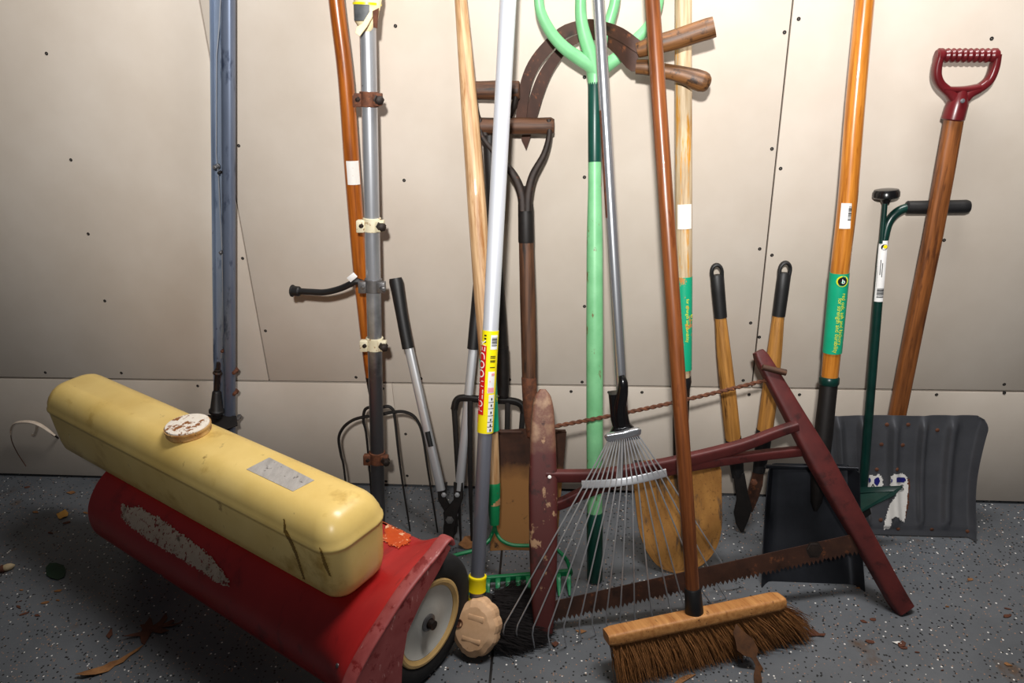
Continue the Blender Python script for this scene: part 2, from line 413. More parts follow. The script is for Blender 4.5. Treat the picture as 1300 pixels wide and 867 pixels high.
mat('white_strip', [S(200, 180, 160), S(220, 204, 186)], (60,)*3, rough=.6, chips=[(S(130, 90, 60), (90,)*3, .62, .05)])

def floor_mat():
    m = mat('floor_paint', [S(84, 87, 91), S(94, 97, 101), S(102, 105, 109)], (5, 5, 5), 6, .38, 0, [(S(88, 70, 56), (7, 7, 7), .62, .1), (S(74, 62, 54), (30, 30, 30), .68, .06)], .12, bscale=(60, 60, 60), spec=.35)
    nt = m.node_tree; N = nt.nodes; L = nt.links; bs = N['Principled BSDF']
    base = bs.inputs['Base Color'].links[0].from_socket
    at = [n for n in N if n.type == 'ATTRIBUTE'][0]
    def flecks(scale, th, seed, c, keep):
        nonlocal base
        mp = N.new('ShaderNodeMapping'); mp.inputs['Location'].default_value = (seed, seed*2, 0)
        L.new(at.outputs['Vector'], mp.inputs['Vector'])
        vo = N.new('ShaderNodeTexVoronoi'); vo.inputs['Scale'].default_value = scale; L.new(mp.outputs[0], vo.inputs['Vector'])
        a = N.new('ShaderNodeMath'); a.operation = 'LESS_THAN'; a.inputs[1].default_value = th; L.new(vo.outputs['Distance'], a.inputs[0])
        sx = N.new('ShaderNodeSeparateColor'); L.new(vo.outputs['Color'], sx.inputs[0])
        b = N.new('ShaderNodeMath'); b.operation = 'LESS_THAN'; b.inputs[1].default_value = keep; L.new(sx.outputs[0], b.inputs[0])
        k = N.new('ShaderNodeMath'); k.operation = 'MULTIPLY'; L.new(a.outputs[0], k.inputs[0]); L.new(b.outputs[0], k.inputs[1])
        mx = N.new('ShaderNodeMix'); mx.data_type = 'RGBA'; L.new(k.outputs[0], mx.inputs['Factor']); L.new(base, mx.inputs['A']); mx.inputs['B'].default_value = c
        base = mx.outputs['Result']
    flecks(120, .26, 1.3, S(26, 26, 28), .42)
    flecks(75, .17, 4.1, S(30, 28, 28), .4)
    flecks(110, .2, 7.7, S(226, 222, 216), .16)
    flecks(160, .24, 2.9, S(150, 118, 96), .26)
    # saw-cut joint across the slab
    a, b = F(637, 700), F(622, 866)
    d = (b-a).normalized(); n = V((-d.y, d.x, 0))
    dp = N.new('ShaderNodeVectorMath'); dp.operation = 'DOT_PRODUCT'; L.new(at.outputs['Vector'], dp.inputs[0]); dp.inputs[1].default_value = n
    ab = N.new('ShaderNodeMath'); ab.operation = 'SUBTRACT'; L.new(dp.outputs['Value'], ab.inputs[0]); ab.inputs[1].default_value = a.dot(n)
    a2 = N.new('ShaderNodeMath'); a2.operation = 'ABSOLUTE'; L.new(ab.outputs[0], a2.inputs[0])
    lt = N.new('ShaderNodeMath'); lt.operation = 'LESS_THAN'; L.new(a2.outputs[0], lt.inputs[0]); lt.inputs[1].default_value = .0026
    mx = N.new('ShaderNodeMix'); mx.data_type = 'RGBA'; L.new(lt.outputs[0], mx.inputs['Factor']); L.new(base, mx.inputs['A']); mx.inputs['B'].default_value = S(24, 22, 22)
    L.new(mx.outputs['Result'], bs.inputs['Base Color'])
floor_mat()

# ------------------------------------------------------------------ the setting
fl = MB(); fl.add([(-3.2, -3.6, 0), (3.0, -3.6, 0), (3.0, .03, 0), (-3.2, .03, 0), (-3.2, -3.6, -.1), (3.0, -3.6, -.1), (3.0, .03, -.1), (-3.2, .03, -.1)],
                  [[0, 1, 2, 3], [7, 6, 5, 4], [4, 5, 1, 0], [5, 6, 2, 1], [6, 7, 3, 2], [7, 4, 0, 3]])
o = fl.build('floor', 'floor_paint'); o['kind'] = 'structure'
def slab(mb, x0, x1, z0, z1, y0=.012, y1=0):
    mb.box(((x0+x1)/2, (y0+y1)/2, (z0+z1)/2), ((x1-x0)/2, 0, 0), (0, (y0-y1)/2, 0), (0, 0, (z1-z0)/2), .0012, 2)
ZS = W(650, 488.5).z
XL = W(330, 420).x; XR = W(975, 300).x
wb = MB(); g = .0026
xs = [-3.2, XL-2.0, XL, XR, XR+1.22, 3.0]
for a, b in zip(xs, xs[1:]): slab(wb, a+(0 if a == -3.2 else g*.6), b-g*.6, ZS+g, 2.44)
xs = [-3.2, W(500, 510).x, 3.0]
for a, b in zip(xs, xs[1:]): slab(wb, a+.0004, b-.0004, .008, ZS-g)
o = wb.build('wall_back', 'drywall'); o['kind'] = 'structure'; wall = o
bk = MB(); bk.box((-.1, .025, 1.22), (3.1, 0, 0), (0, .012, 0), (0, 0, 1.22), 0)
bk.build('backing', 'gap', wall, 'dark gap showing between the drywall sheets')
for px, py in [(59, 68), (90, 203), (112, 297), (133, 382), (57.5, 473), (154, 473.5), (303, 185), (308, 328), (337, 420), (502, 33), (513, 229), (742, 98), (742, 225), (742, 389), (1014, 24),
               (996, 41), (980, 189), (991, 214), (1259, 49), (964.5, 316), (980, 324), (953, 410), (964, 428), (943.5, 483), (739, 485), (725, 497), (773, 498), (815, 498), (452, 479), (486, 493),
               (534.5, 480.6), (515, 551), (517, 604), (490, 611), (647, 482), (251, 490), (1198.6, 305), (1275, 488), (1189, 501), (1275, 499), (1015, 501), (951, 501)]:
    p = W(px, py); sm = MB(); sm.rod(p+V((0, .002, 0)), p+V((0, -1, 0)), [(0, .0042), (.0018, .0042), (.0026, .0034), (.0026, .0014), (.0016, .0001)], 10)
    sm.build('screw', 'screw', wall)

# ------------------------------------------------------------------ helpers for long tools
def taper(mb, pts, rs, k=5, seg=16):
    mb.sweep(smooth(pts, k), smooth_r(rs, k), None, circ(seg)); return mb
def bolt(p, n, r=.006, h=.006, mbx=None):
    mb = mbx or MB(); n = V(n).normalized(); mb.rod(p, p+n, [(0, r*1.25), (h*.25, r*1.25), (h*.3, r), (h*.9, r*.95), (h, r*.6)], 6 if r > .004 else 10); return mb

# ---- blue-grey metal post with a flat channel and a round tube
A, B = W(290, 0, .045), W(292, 540, .06); A2, B2 = W(275.5, 0, .042), W(279, 540, .055)
t = thing('metal_post', 'blue grey metal post of two joined bars standing behind the yellow tank', 'post', atz(A, B, 0))
MB().sweep([atz(A, B, z) for z in (1.5, 1.0, .5, .33)]+[atz(A, B, 0.002)], .0128, .0128, rrect(3), (1, 0, 0)).build('tube', 'blue_metal_dark', t)
c = MB()
def chan(z): return atz(A2, B2, z)
prof = [(-1, .8), (-1, -1), (1, -1), (1, .8), (.78, .8), (.78, -.6), (-.78, -.6), (-.78, .8)]
c.sweep([chan(z) for z in (1.5, 1, .5, .002)], .0122, .010, prof, (1, 0, 0)); c.build('channel', 'blue_metal', t)
wpts = [(280.5, -60), (280, 0), (278, 35), (275, 69), (274.5, 196), (277, 220), (281, 300), (282, 320), (283, 420), (281, 455)]
MB().sweep([on(A2, B2, y*0+x, y)*0+W(x, y, .057) for x, y in wpts], .0009, None, circ(6)).build('wire', 'silver_tube', t, 'thin pale wire')
for x, y, m, r in [(274, 212, 'dull_zinc', .005), (279, 219, 'black_iron', .0035), (281, 320, 'dull_zinc', .004), (283, 445, 'rust', .004), (297.5, 472, 'rust', .006), (297.5, 499, 'rust', .006), (302, 531, 'dull_zinc', .005)]:
    p = W(x, y, .06); bolt(p+V((0, .012, 0)), (0, -1, 0), r, .02).build('bolt', m, t)
a, b = W(277, 460, .075), W(274, 500, .078)
MB().rod(a, b, [(0, .004), (.02, .004), (.021, .0075), (.026, .0075), (.028, .011), (.031, .011), (.033, .006), (.08, .006)]).build('connecting_rod', 'dark_iron', t, 'dark rod with collars')
a, b = W(275, 496, .08), W(275, 535, .085)
MB().rod(a, b, [(0, .008), (.004, .0105), (.05, .0155), (.054, .019), (.06, .019), (.062, .012), (.075, .011)]).build('rubber_boot', 'rubber', t, 'black rubber cone')
pl = [W(x, y, yy) for x, y, yy in [(264, 527, .072), (300, 528, .066), (302, 540, .09), (280, 548, .11), (262, 540, .1)]]
MB().prism(pl, (0, -.4, 1), .005).build('plate', 'black_iron', t, 'black steel plate')

# ---- four-tined hay fork
def ylean(tab): return lambda y: interp(tab, y)
yf = ylean([(-100, .05), (0, .06), (420, .085), (520, .105), (700, .2)])
t = thing('hay_fork', 'hay fork with orange varnished handle and four thin bent tines, left of the galvanised pipe', 'fork', F(517, 676))
hp = [(415, -130), (427, 0), (439, 100), (447.5, 220), (457, 340), (467, 450), (471, 485)]
P1 = [W(x, y, yf(y)) for x, y in hp]
taper(MB(), P1, [.0155, .0158, .0165, .017, .0165, .0125, .011]).build('handle', 'varnish', t)
pole = Pole(W(439, 100, yf(100)), W(457, 340, yf(340)), .0178)
mb = MB(); pole.patch(mb, pole.s_of(446, 203), pole.s_of(447.5, 233), -.75, .85); mb.build('sticker', 'label_worn', t, 'white price sticker')
MB().sweep(smooth([W(470, 478, yf(478)), W(475, 505, yf(505)), W(480, 530, yf(530))]), [.0115]*6+[.0112]*6+[.008], None, circ(14)).build('socket', 'black_iron', t)
for pts in ([(480, 527), (458, 530), (445, 535), (435, 544), (430, 557), (433, 578), (437, 597), (446, 680)], [(480, 520), (470, 517), (463, 521), (461.5, 535), (466, 560), (475, 672)],
            [(480, 520), (489, 516), (497, 518), (501, 530), (508, 592), (521, 676)], [(480, 527), (500, 523), (514, 523), (527, 530), (536, 550), (543, 595), (556, 678)]):
    q = smooth([W(x, y, yf(y)) for x, y in pts], 5); n = len(q)
    MB().sweep(q, [.0042-.0022*(i/(n-1))**2 for i in range(n)], None, circ(8)).build('tine', 'black_iron', t)

# ---- galvanised pipe with clamps
A, B = W(466, 0, .1), F(481, 672)
t = thing('metal_pipe', 'upright galvanised pipe with rusty clamps, tape at the top and a side hose', 'pipe', atz(A, B, 0))
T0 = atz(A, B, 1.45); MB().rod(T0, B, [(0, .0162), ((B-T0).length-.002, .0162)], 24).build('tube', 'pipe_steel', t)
D = (B-A).normalized(); pp = Pole(T0, B, .0162)
def clamp(px, py, m, mb_, big=.009):
    c = on(A, B, px, py)
    mb = MB(); mb.rod(c-D*.015, c+D*.03, [(0, .0165), (.001, .0195), (.029, .0195), (.03, .0165)], 24)
    mb.box(c+V((-.021, -.012, 0)), (.009, 0, 0), (0, .007, 0), D*.013, .002); mb.box(c+V((.021, -.012, 0)), (.009, 0, 0), (0, .007, 0), D*.012, .002)
    k = mb.build('clamp', m, t)
    bolt(c+V((.022, -.012, 0)), (.5, -1, 0), big, .02).build('bolt', mb_, k)
    bolt(c+V((-.018, -.017, .002)), (-.2, -1, 0), .0045, .006).build('bolt', mb_, k)
clamp(467, 126, 'rust', 'dark_iron'); clamp(471, 285, 'paint_clamp', 'dark_iron'); clamp(472, 362, 'dull_zinc', 'dull_zinc', .006); clamp(474, 436, 'paint_clamp', 'dark_iron'); clamp(479, 580, 'rust', 'dark_iron')
hs = [W(x, y, yy) for x, y, yy in [(462, 360, .135), (452, 357, .14), (444, 361, .14), (430, 367, .135), (412, 371, .13), (395, 370.5, .125), (377, 369.5, .12)]]
MB().sweep(smooth(hs, 5), .0072, None, circ(14)).build('hose', 'rubber', t, 'short black hose sticking out to the left')
a, b = W(381, 370, .121), W(370, 369, .118)
MB().rod(a, b, [(0, .009), (.003, .0115), (.016, .0115), (.018, .014), (.02, .014), (.022, .01)], 16).build('hose_cap', 'rubber', t)
MB().box(W(447, 352, .15), (.008, 0, .006), (0, .003, 0), (-.004, 0, .005), .0012).build('hose_tab', 'label_white', t, 'small white tab on the hose')
rg = []
for i, (y, r, dx) in enumerate([(-60, .024, 0), (-30, .028, 0), (0, .027, .002), (10, .026, .002), (22, .0245, .001), (30, .0225, -.001), (36, .018, -.001)]):
    c = on(A, B, 466, y); rg.append([c+V((dx+r*math.cos(a)*(1+.1*math.sin(3*a+i)), r*math.sin(a)*.95, .006*math.sin(2*a+1))) for a in [2*PI*k/20 for k in range(20)]])
m_ = MB(); m_.loft(rg); m_.build('tape_wrap', 'masking', t, 'crumpled cream tape')
pw = Pole(atz(A, B, 1.3), B, .026)
m_ = MB(); pw.patch(m_, pw.s_of(458, 6), pw.s_of(458, 27), -1.25, .15, .001); m_.build('grey_tape', 'duct', t, 'grey tape')
MB().prism([W(x, y, .136) for x, y in [(473, 14), (481, 10), (479, 36), (474, 35)]], (0, 1, 0), .004).build('tape_end', 'rust', t, 'brown folded tape end')
m_ = MB(); m_.prism([W(x, y, .132+.0003*(y-10)) for x, y in [(471, 12), (476, 16), (466, 34), (457, 46), (451, 42), (453, 34), (460, 30)]], (0, 1, 0), .003); m_.build('tape_flap', 'masking', t, 'hanging cream tape flap')
m_ = MB(); pw.patch(m_, pw.s_of(466, 4), pw.s_of(466, 7), -1.4, 1.4, .002); m_.build('band', 'label_yellow', t, 'thin yellow band')

# ---- silver loppers
yl = ylean([(340, .05), (440, .1), (620, .195), (692, .234)])
PL = lambda x, y, e=0: W(x, y, yl(y)+e)
t = thing('lopper', 'loppers with silver tube arms and black rubber grips behind the yellow tank', 'loppers', F(573, 692))
for arm, grip in (([(519, 441), (539, 530), (560, 622)], [(502, 353), (505, 370), (511, 405), (518, 442)]), ([(601, 441), (592, 530), (583, 622)], [(611, 353), (608, 372), (604, 405), (600.5, 443)])):
    MB().sweep([PL(*p) for p in arm], .0105, .0085, rrect(3), (1, 0, 0)).build('arm', 'silver_tube', t)
    MB().sweep(smooth([PL(*p) for p in grip], 4), [.0145, .0165, .0165, .016, .0155, .015, .0145, .014, .0138, .0138, .0138, .0138, .0138], [.0125]*13, circ(16), (1, 0, 0)).build('grip', 'rubber', t)
m_ = MB(); pq = Pole(PL(539, 530), PL(560, 622), .0088); pq.patch(m_, pq.s_of(542, 547), pq.s_of(546, 566), -.7, .5, .002); m_.build('sticker', 'ink', t, 'small black sticker')
for s_, m in ((-1, 1), (1, 1)):
    x0 = 572+s_*10; 
    poly = [(x0-6*1, 612), (x0+6, 612), (x0+5+s_*1, 632), (572+8, 655), (572+8-s_*2, 668), (572-8, 664), (572-8+s_*-1, 650), (x0-6, 634)]
    MB().prism([PL(x, y, .004*s_) for x, y in poly], (0, -1, .3), .007).build('lever', 'black_iron', t)
    b_ = bolt(PL(572+s_*8.5, 628, .008), (0, -1, .2), .005, .006).build('bolt', 'silver_tube', t)
MB().prism([PL(x, y, .004) for x, y in [(565, 655), (579, 655), (577, 672), (576, 690), (568, 692), (562, 686), (563, 668)]], (0, -1, .3), .005).build('blade', 'black_iron', t)
MB().prism([PL(x, y, -.004) for x, y in [(572, 650), (582, 656), (580, 676), (574, 684), (570, 672)]], (0, -1, .3), .006).build('hook', 'black_iron', t)
bolt(PL(571, 660, .01), (0, -1, .2), .008, .007).build('bolt', 'dull_zinc', t)

# ---- green bow rake
yr = ylean([(-120, .02), (0, .05), (671, .325), (800, .4)])
t = thing('bow_rake', 'bow rake with pale wooden handle and green steel head behind the peach knob', 'rake', F(642, 757))
hp = [(578, -80, .0115), (585, 0, .0125), (597, 150, .0175), (606, 270, .0195), (613, 380, .0182), (619.5, 470, .0165), (624.5, 560, .0145), (627.5, 640, .0135)]
taper(MB(), [W(x, y, yr(y)) for x, y, r in hp], [r for x, y, r in hp]).build('handle', 'pale_wood', t)
pr = Pole(W(619.5, 470, yr(470)), W(624.5, 560, yr(560)), .0162)
m_ = MB(); pr.patch(m_, pr.s_of(619, 455), pr.s_of(624, 546), 0, 2*PI, .001, 24); lb = m_.build('label', 'label_green', t, 'green label')
m_ = MB(); c0 = pr.at(pr.s_of(619, 466), -.95, .0012); pr.text(m_, 'ash', pr.s_of(620, 500), .9, .012, 1, .0016); m_.build('lettering', 'ink_yellow', lb)
MB().rod(W(626.4, 612, yr(612)), W(628, 671, yr(671)), [(0, .0138), (.004, .0148), (.02, .0148), (.07, .0125), (.098, .0105)], 16).build('ferrule', 'rake_green', t)
E_ = lambda x, y, z: F(x, y, z)
bowR = [W(628, 668, yr(668)), F(630.5, 677, .105), F(637, 686, .095), F(652, 692, .088), F(680, 693, .085), F(704, 697, .078), F(718, 709, .06), F(724, 724, .035), F(725, 728, .022)]
bowL = [W(628, 668, yr(668)), F(625, 677, .105), F(619, 688, .095), F(604, 698, .088), F(585, 703, .085), F(566, 709, .078), F(557, 718, .06), F(553, 732, .035), F(553, 738, .022)]
for bw in (bowR, bowL): MB().sweep(smooth(bw, 5), .0042, None, circ(10)).build('bow', 'rake_green', t)
hl, hr = F(551, 741, .022), F(726, 726, .022)
MB().sweep([hl, hr], .0075, .005, rrect(5), (0, 0, 1)).build('head_bar', 'rake_green', t)
for i in range(14):
    p = lerp(hl, hr, (i+.35)/13.7); q = p+V((.004, -.052, -.019))
    m_ = MB(); m_.sweep(smooth([p, p+V((.001, -.018, .001)), lerp(p, q, .65)+V((0, 0, .003)), q], 4), smooth_r([.0062, .0056, .0046, .0022], 4), smooth_r([.0042, .004, .0034, .002], 4), rrect(4, 12), (1, 0, 0)); m_.build('tine', 'rake_green', t)

# ---- extension pole with peach knob
A, B = W(645, 0, .2), F(604, 775, .065)
t = thing('extension_pole', 'silver extension pole with yellow label and scalloped peach knob on the floor', 'pole', F(603, 826))
Lg = (B-A).length; D = (B-A).normalized(); T0 = A-D*.7
kk = lambda y: (on(A, B, 645-(y/775)*41, y)-T0).dot(D)
MB().rod(T0, B, [(0, .0152), (kk(420), .0152), (kk(548), .0152), (kk(549), .014)], 24).build('upper_tube', 'white_alu', t)
MB().rod(T0+D*kk(548), B, [(0, .0142), (kk(760)-kk(548)+.01, .0142)], 24).build('lower_tube', 'grey_tube', t)
ep = Pole(T0, B, .0153)
m_ = MB(); ep.patch(m_, kk(419), kk(548), 0, 2*PI, .0006, 28); lab = m_.build('label', 'label_yellow', t, 'yellow label with red band')
m_ = MB(); ep.patch(m_, kk(438), kk(525), -1.35, -.36, .0010, 10); ep_a = m_.build('red_band', 'label_red', lab)
m_ = MB(); m_.add([ep.at(kk(525), -1.35, .0011), ep.at(kk(525), -.12, .0011), ep.at(kk(536), -1.35, .0011), ep.at(kk(525), -1.35, .0003), ep.at(kk(525), -.12, .0003), ep.at(kk(536), -1.35, .0003)], [[0, 1, 2], [5, 4, 3], [0, 3, 4, 1], [1, 4, 5, 2], [2, 5, 3, 0]]); m_.build('red_arrow', 'label_red', lab)
m_ = MB()
ep.text(m_, 'FULLWOODER', kk(522), -.52, .021, -1, .0014); m_.build('lettering', 'ink_white', lab)
m_ = MB(); ep.patch(m_, kk(424), kk(442), .1, 1.0, .0010, 8); bw = m_.build('barcode_patch', 'label_white', lab)
m_ = MB(); barcode(ep, m_, kk(427), kk(438), .22, .95, True, .0014); m_.build('barcode', 'ink', lab)
m_ = MB(); ep.patch(m_, kk(470), kk(497), .0, .85, .0010, 8); m_.build('warning_patch', 'label_white', lab)
m_ = MB(); ep.patch(m_, kk(490), kk(496), .05, .8, .0014, 6); ep.patch(m_, kk(472), kk(475), .4, .8, .0014, 6); ep.patch(m_, kk(481), kk(483), .2, .3, .0014, 6); m_.build('pink_print', 'ink_pink', lab)
m_ = MB(); ep.patch(m_, kk(499), kk(546), .2, .95, .0010, 8); m_.build('chart_patch', 'label_white', lab)
m_ = MB()
for y in (508, 516, 525, 533, 539): ep.patch(m_, kk(y), kk(y+.7), .2, .95, .0013, 6)
m_.build('chart_lines', 'ink', lab); m_ = MB()
for y in (503, 511, 520, 529, 536, 542): ep.patch(m_, kk(y), kk(y+3), .5, .68, .0013, 3)
m_.build('chart_marks', 'ink', lab); m_ = MB()
for y in (450, 452, 455.5, 457, 464): ep.patch(m_, kk(y), kk(y+1), .15, .8, .0013, 6)
m_.build('small_print', 'ink', lab); m_ = MB()
for y in (424, 428, 432): ep.patch(m_, kk(y), kk(y+2), -.75, -.45, .0013, 3)
m_.build('small_print', 'ink', lab)
MB().rod(T0+D*kk(730), B, [(0, .0145), (.001, .0178), (.003, .0186), (.006, .0178), (.028, .0178), (.031, .0186), (.033, .0175), (.034, .0145)], 24).build('collar', 'plastic_yellow', t)
MB().rod(T0+D*kk(757.5), B, [(0, .0144), (.001, .017), (.006, .017), (.008, .015)], 24).build('ring', 'plastic_yellow', t)
# knob: a scalloped disc, face to the room
kc = F(604, 795, .052); ax = V((-.28, -1, .62)).normalized(); ex = V((1, -.25, -.05)); ex = (ex-ax*ex.dot(ax)).normalized(); ez = ax.cross(ex)
if ez.z < 0: ez = -ez
def kpt(a, r, h):
    if a < 0: a += 2*PI
    sc = 1+(.06*abs(math.sin(a*5.5)) if (a < 1.6 or a > 4.6) else 0)
    fl_ = 1.0
    rx = r*(.94 if (1.9 < a < 4.4) else 1.0)*sc
    x, z = math.cos(a)*rx, math.sin(a)*rx*1.13
    if z < -.056: z = -.056+(z+.056)*.3
    x = max(x, -.041)
    return kc+ex*x+ez*z+ax*h
m_ = MB(); na = 44
m_.loft([[kpt(2*PI*i/na, r, h) for i in range(na)] for r, h in [(.034, -.022), (.045, -.02), (.049, -.012), (.049, .01), (.046, .018), (.036, .024), (.02, .0262), (.006, .0265)]])
kn = m_.build('end_knob', 'peach', t, 'peach coloured scalloped knob', 16)
for (dx, dz, s1, s2) in ((.006, .022, .017, .006), (.004, -.02, .02, .005)): MB().box(kc+ex*dx+ez*dz+ax*.0222, ex*s1, ez*s2, ax*.0045, .002).build('rib', 'peach', kn)
hc = kc-ex*.0265+ez*.004+ax*.0242
MB().rod(hc, hc+ax, [(0, .0085), (.0028, .0082), (.0028, .0066), (.0012, .0062)], 18).build('threaded_hole', 'rust', kn, 'brown threaded hole')
# ---- dark digging fork with D handle
yd = ylean([(90, .035), (115, .04), (505, .14), (690, .22)])
Pd = lambda x, y, e=0: W(x, y, yd(y)+e)
t = thing('digging_fork', 'black iron digging fork with wooden D grip, behind the silver extension pole', 'fork', F(610, 690))
MB().rod(Pd(599, 115), Pd(656, 114.5), [(0, .015), (.003, .0185), (.02, .0185), (.05, .0195), (.085, .0185), (.098, .0185), (.1, .0165)], 18).build('grip', 'old_wood', t)
for pts in ([(654, 108), (654.5, 125), (648, 145), (632, 165), (624, 190)], [(602, 108), (602, 125), (606, 148), (614, 166), (620, 190)]):
    MB().sweep(smooth([Pd(*p) for p in pts], 5), smooth_r([.006, .006, .0065, .009, .009], 5), smooth_r([.014, .013, .01, .01, .01], 5), rrect(3), (1, 0, 0)).build('strap', 'dark_iron', t)
taper(MB(), [Pd(*p) for p in [(621.5, 172), (622, 200), (630, 330), (637, 445), (638.5, 500)]], [.0135, .0135, .0138, .0142, .0138]).build('shaft', 'black_iron', t)
MB().rod(Pd(637, 440), Pd(640, 512), [(0, .0155), (.06, .015), (.1, .013), (.12, .011)], 16).build('socket', 'black_iron', t)
MB().sweep(smooth([Pd(576.5, 520), Pd(580, 508), Pd(590, 505), Pd(620, 508), Pd(650, 509), Pd(662, 514), Pd(665, 524)], 5), .0075, .0068, rrect(4), (0, 0, 1)).build('shoulder', 'black_iron', t)
for pts in ([(576.5, 517), (578, 540), (581, 600), (585, 688)], [(597, 508), (596.5, 540), (597, 610), (599, 693)], [(644.5, 509), (644, 540), (640, 610), (637, 693)], [(664, 520), (662, 545), (656, 610), (650, 690)]):
    MB().sweep([Pd(*p) for p in pts], [.0062, .006, .0052, .0022], [.0062, .006, .0052, .0022], rrect(5, 12), (1, 0, 0)).build('tine', 'black_iron', t)

# ---- spade with D handle and rusty blade
ys = ylean([(140, .045), (160, .05), (545, .19), (702, .262)])
Ps = lambda x, y, e=0: W(x, y, ys(y)+e)
t = thing('spade', 'rusty square spade with wooden shaft and D grip, behind the red saw upright', 'spade', F(664, 702))
MB().rod(Ps(606, 160), Ps(699, 160), [(0, .013), (.003, .0175), (.05, .0165), (.09, .0178), (.13, .0168), (.155, .0178), (.162, .014)], 18).build('grip', 'old_wood', t)
for pts in ([(697, 152), (697.5, 172), (691, 196), (677, 222), (671, 246), (670, 268)], [(610, 152), (612, 172), (630, 196), (652, 222), (662, 246), (664, 268)]):
    MB().sweep(smooth([Ps(*p, .002) for p in pts], 5), smooth_r([.0062, .0062, .007, .0085, .0095, .0095], 5), smooth_r([.014, .0135, .012, .012, .014, .0155], 5), rrect(3), (1, 0, 0)).build('strap', 'dark_iron', t)
MB().rod(Ps(667, 236), Ps(668, 304), [(0, .004), (.02, .0135), (.04, .0165), (.117, .0172), (.12, .0165)], 18).build('collar', 'black_iron', t)
taper(MB(), [Ps(*p) for p in [(667.5, 262), (668, 300), (670, 380), (671.5, 450), (672, 500)]], [.016, .016, .0172, .017, .0158]).build('shaft', 'old_wood', t)
MB().rod(Ps(671.5, 478), Ps(675, 560), [(0, .0162), (.004, .0172), (.06, .0168), (.11, .014), (.14, .01)], 18).build('socket', 'rust', t)
tl, tr, bl, br = Ps(632, 548), Ps(719, 548), F(622, 699), F(706, 702)
def fn(u, v):
    p = lerp(lerp(tl, tr, u), lerp(bl, br, u), v)
    return p+V((0, .014*(1-(2*u-1)**2)*(1-v*.5)+.012*math.sin(PI*v), 0))
MB().sheet(fn, 12, 12, .003).build('blade', 'spade_rust', t)
for a, b in (((633, 548), (662, 548)), ((688, 548), (718, 548))):
    MB().sweep([Ps(*a, -.004), Ps(*b, -.012)], .0055, .004, rrect(4), (0, 1, 0)).build('tread', 'spade_rust', t)

# ---- mint green fork standing upside down
A, B = W(755, 88, .07), F(755, 737, .0)
t = thing('manure_fork', 'mint green fork standing upside down with four prongs up and dark green grip', 'fork', B)
D = (B-A).normalized(); kk = lambda y: (on(A, B, 756, y)-A).dot(D)
yz = lambda x: interp([(660, .115), (690, .10), (740, .08), (775, .066), (830, .045), (860, .035)], x)
head = A
for pts in ([(757, 92, .0145), (748, 82, .0145), (735, 74, .0135), (718, 62, .0125), (702, 45, .0115), (689, 22, .0105), (684, 0, .0095), (684, -45, .007), (690, -90, .002)],
            [(756, 92, .015), (750, 70, .0145), (743, 48, .013), (738, 25, .0115), (737, 0, .0105), (739, -45, .007), (743, -95, .002)],
            [(760, 92, .015), (762, 68, .013), (768, 45, .0115), (776, 20, .0105), (781, 0, .01), (787, -45, .007), (792, -95, .002)],
            [(758, 94, .0145), (772, 82, .0135), (788, 70, .0125), (806, 52, .0115), (824, 32, .0105), (834, 12, .01), (838, -12, .009), (840, -50, .007), (837, -92, .002)]):
    q = [W(x, y, yz(x)) for x, y, r in pts]
    MB().sweep(smooth(q, 5), smooth_r([p[2] for p in pts], 5), None, circ(14)).build('tine', 'mint', t)
MB().rod(A-D*.02, B, [(0, .008), (.012, .02), (kk(102)+.02, .0142), (kk(110)+.02, .0135)], 18).build('neck', 'mint', t)
MB().rod(A+D*kk(103), B, [(0, .0132), (.004, .0138), (kk(206)-kk(103)-.003, .0135), (kk(206)-kk(103), .0128)], 20).build('ferrule', 'dark_green', t)
L0 = kk(206)
MB().rod(A+D*L0, B, [(0, .0132), (.05, .0136), (kk(300)-L0, .0165), (kk(420)-L0, .0178), (kk(560)-L0, .0178), (kk(652)-L0, .0165)], 22).build('handle', 'mint_worn', t)
L1 = kk(650)
MB().rod(A+D*L1, B, [(0, .0165), (.004, .018), ((B-A).length-L1-.004, .0172), ((B-A).length-L1, .015)], 20).build('grip', 'dark_green', t)

# ---- two sickles hooked over the fork
ysk = lambda x: interp([(640, .02), (700, .036), (745, .05), (775, .088), (800, .107), (830, .115), (912, .125)], x)
Pk = lambda X, Yp, e=0: W(640+X/4.336, Yp/4.336, ysk(640+X/4.336)+e)
def sickle(label, outer, inner, hpts, hr, ferr, e, bm_):
    t = thing('sickle', label, 'sickle', Pk(*hpts[0], e), None)
    n = 30
    def resample(p, n):
        p = smooth([V((a, b, 0)) for a, b in p], 8); ls = [0]
        for a, b in zip(p, p[1:]): ls.append(ls[-1]+(b-a).length)
        o = []
        for i in range(n+1):
            s_ = ls[-1]*i/n
            for k in range(len(p)-1):
                if ls[k+1] >= s_-1e-9: o.append(lerp(p[k], p[k+1], (s_-ls[k])/max(1e-9, ls[k+1]-ls[k]))); break
        return o
    a, b = resample(outer, n), resample(inner, n)
    m_ = MB()
    def fn(u, v):
        i = min(n, int(round(u*n))); p = lerp(a[i], b[i], v); return Pk(p.x, p.y, e)
    m_.sheet(fn, n, 4, .0028); m_.build('blade', bm_, t)
    q = smooth([Pk(x, y, e) for x, y in hpts], 5)
    MB().sweep(q, smooth_r(hr, 5), [r*.86 for r in smooth_r(hr, 5)], circ(16), (0, 0, 1)).build('handle', 'sickle_wood', t)
    return t
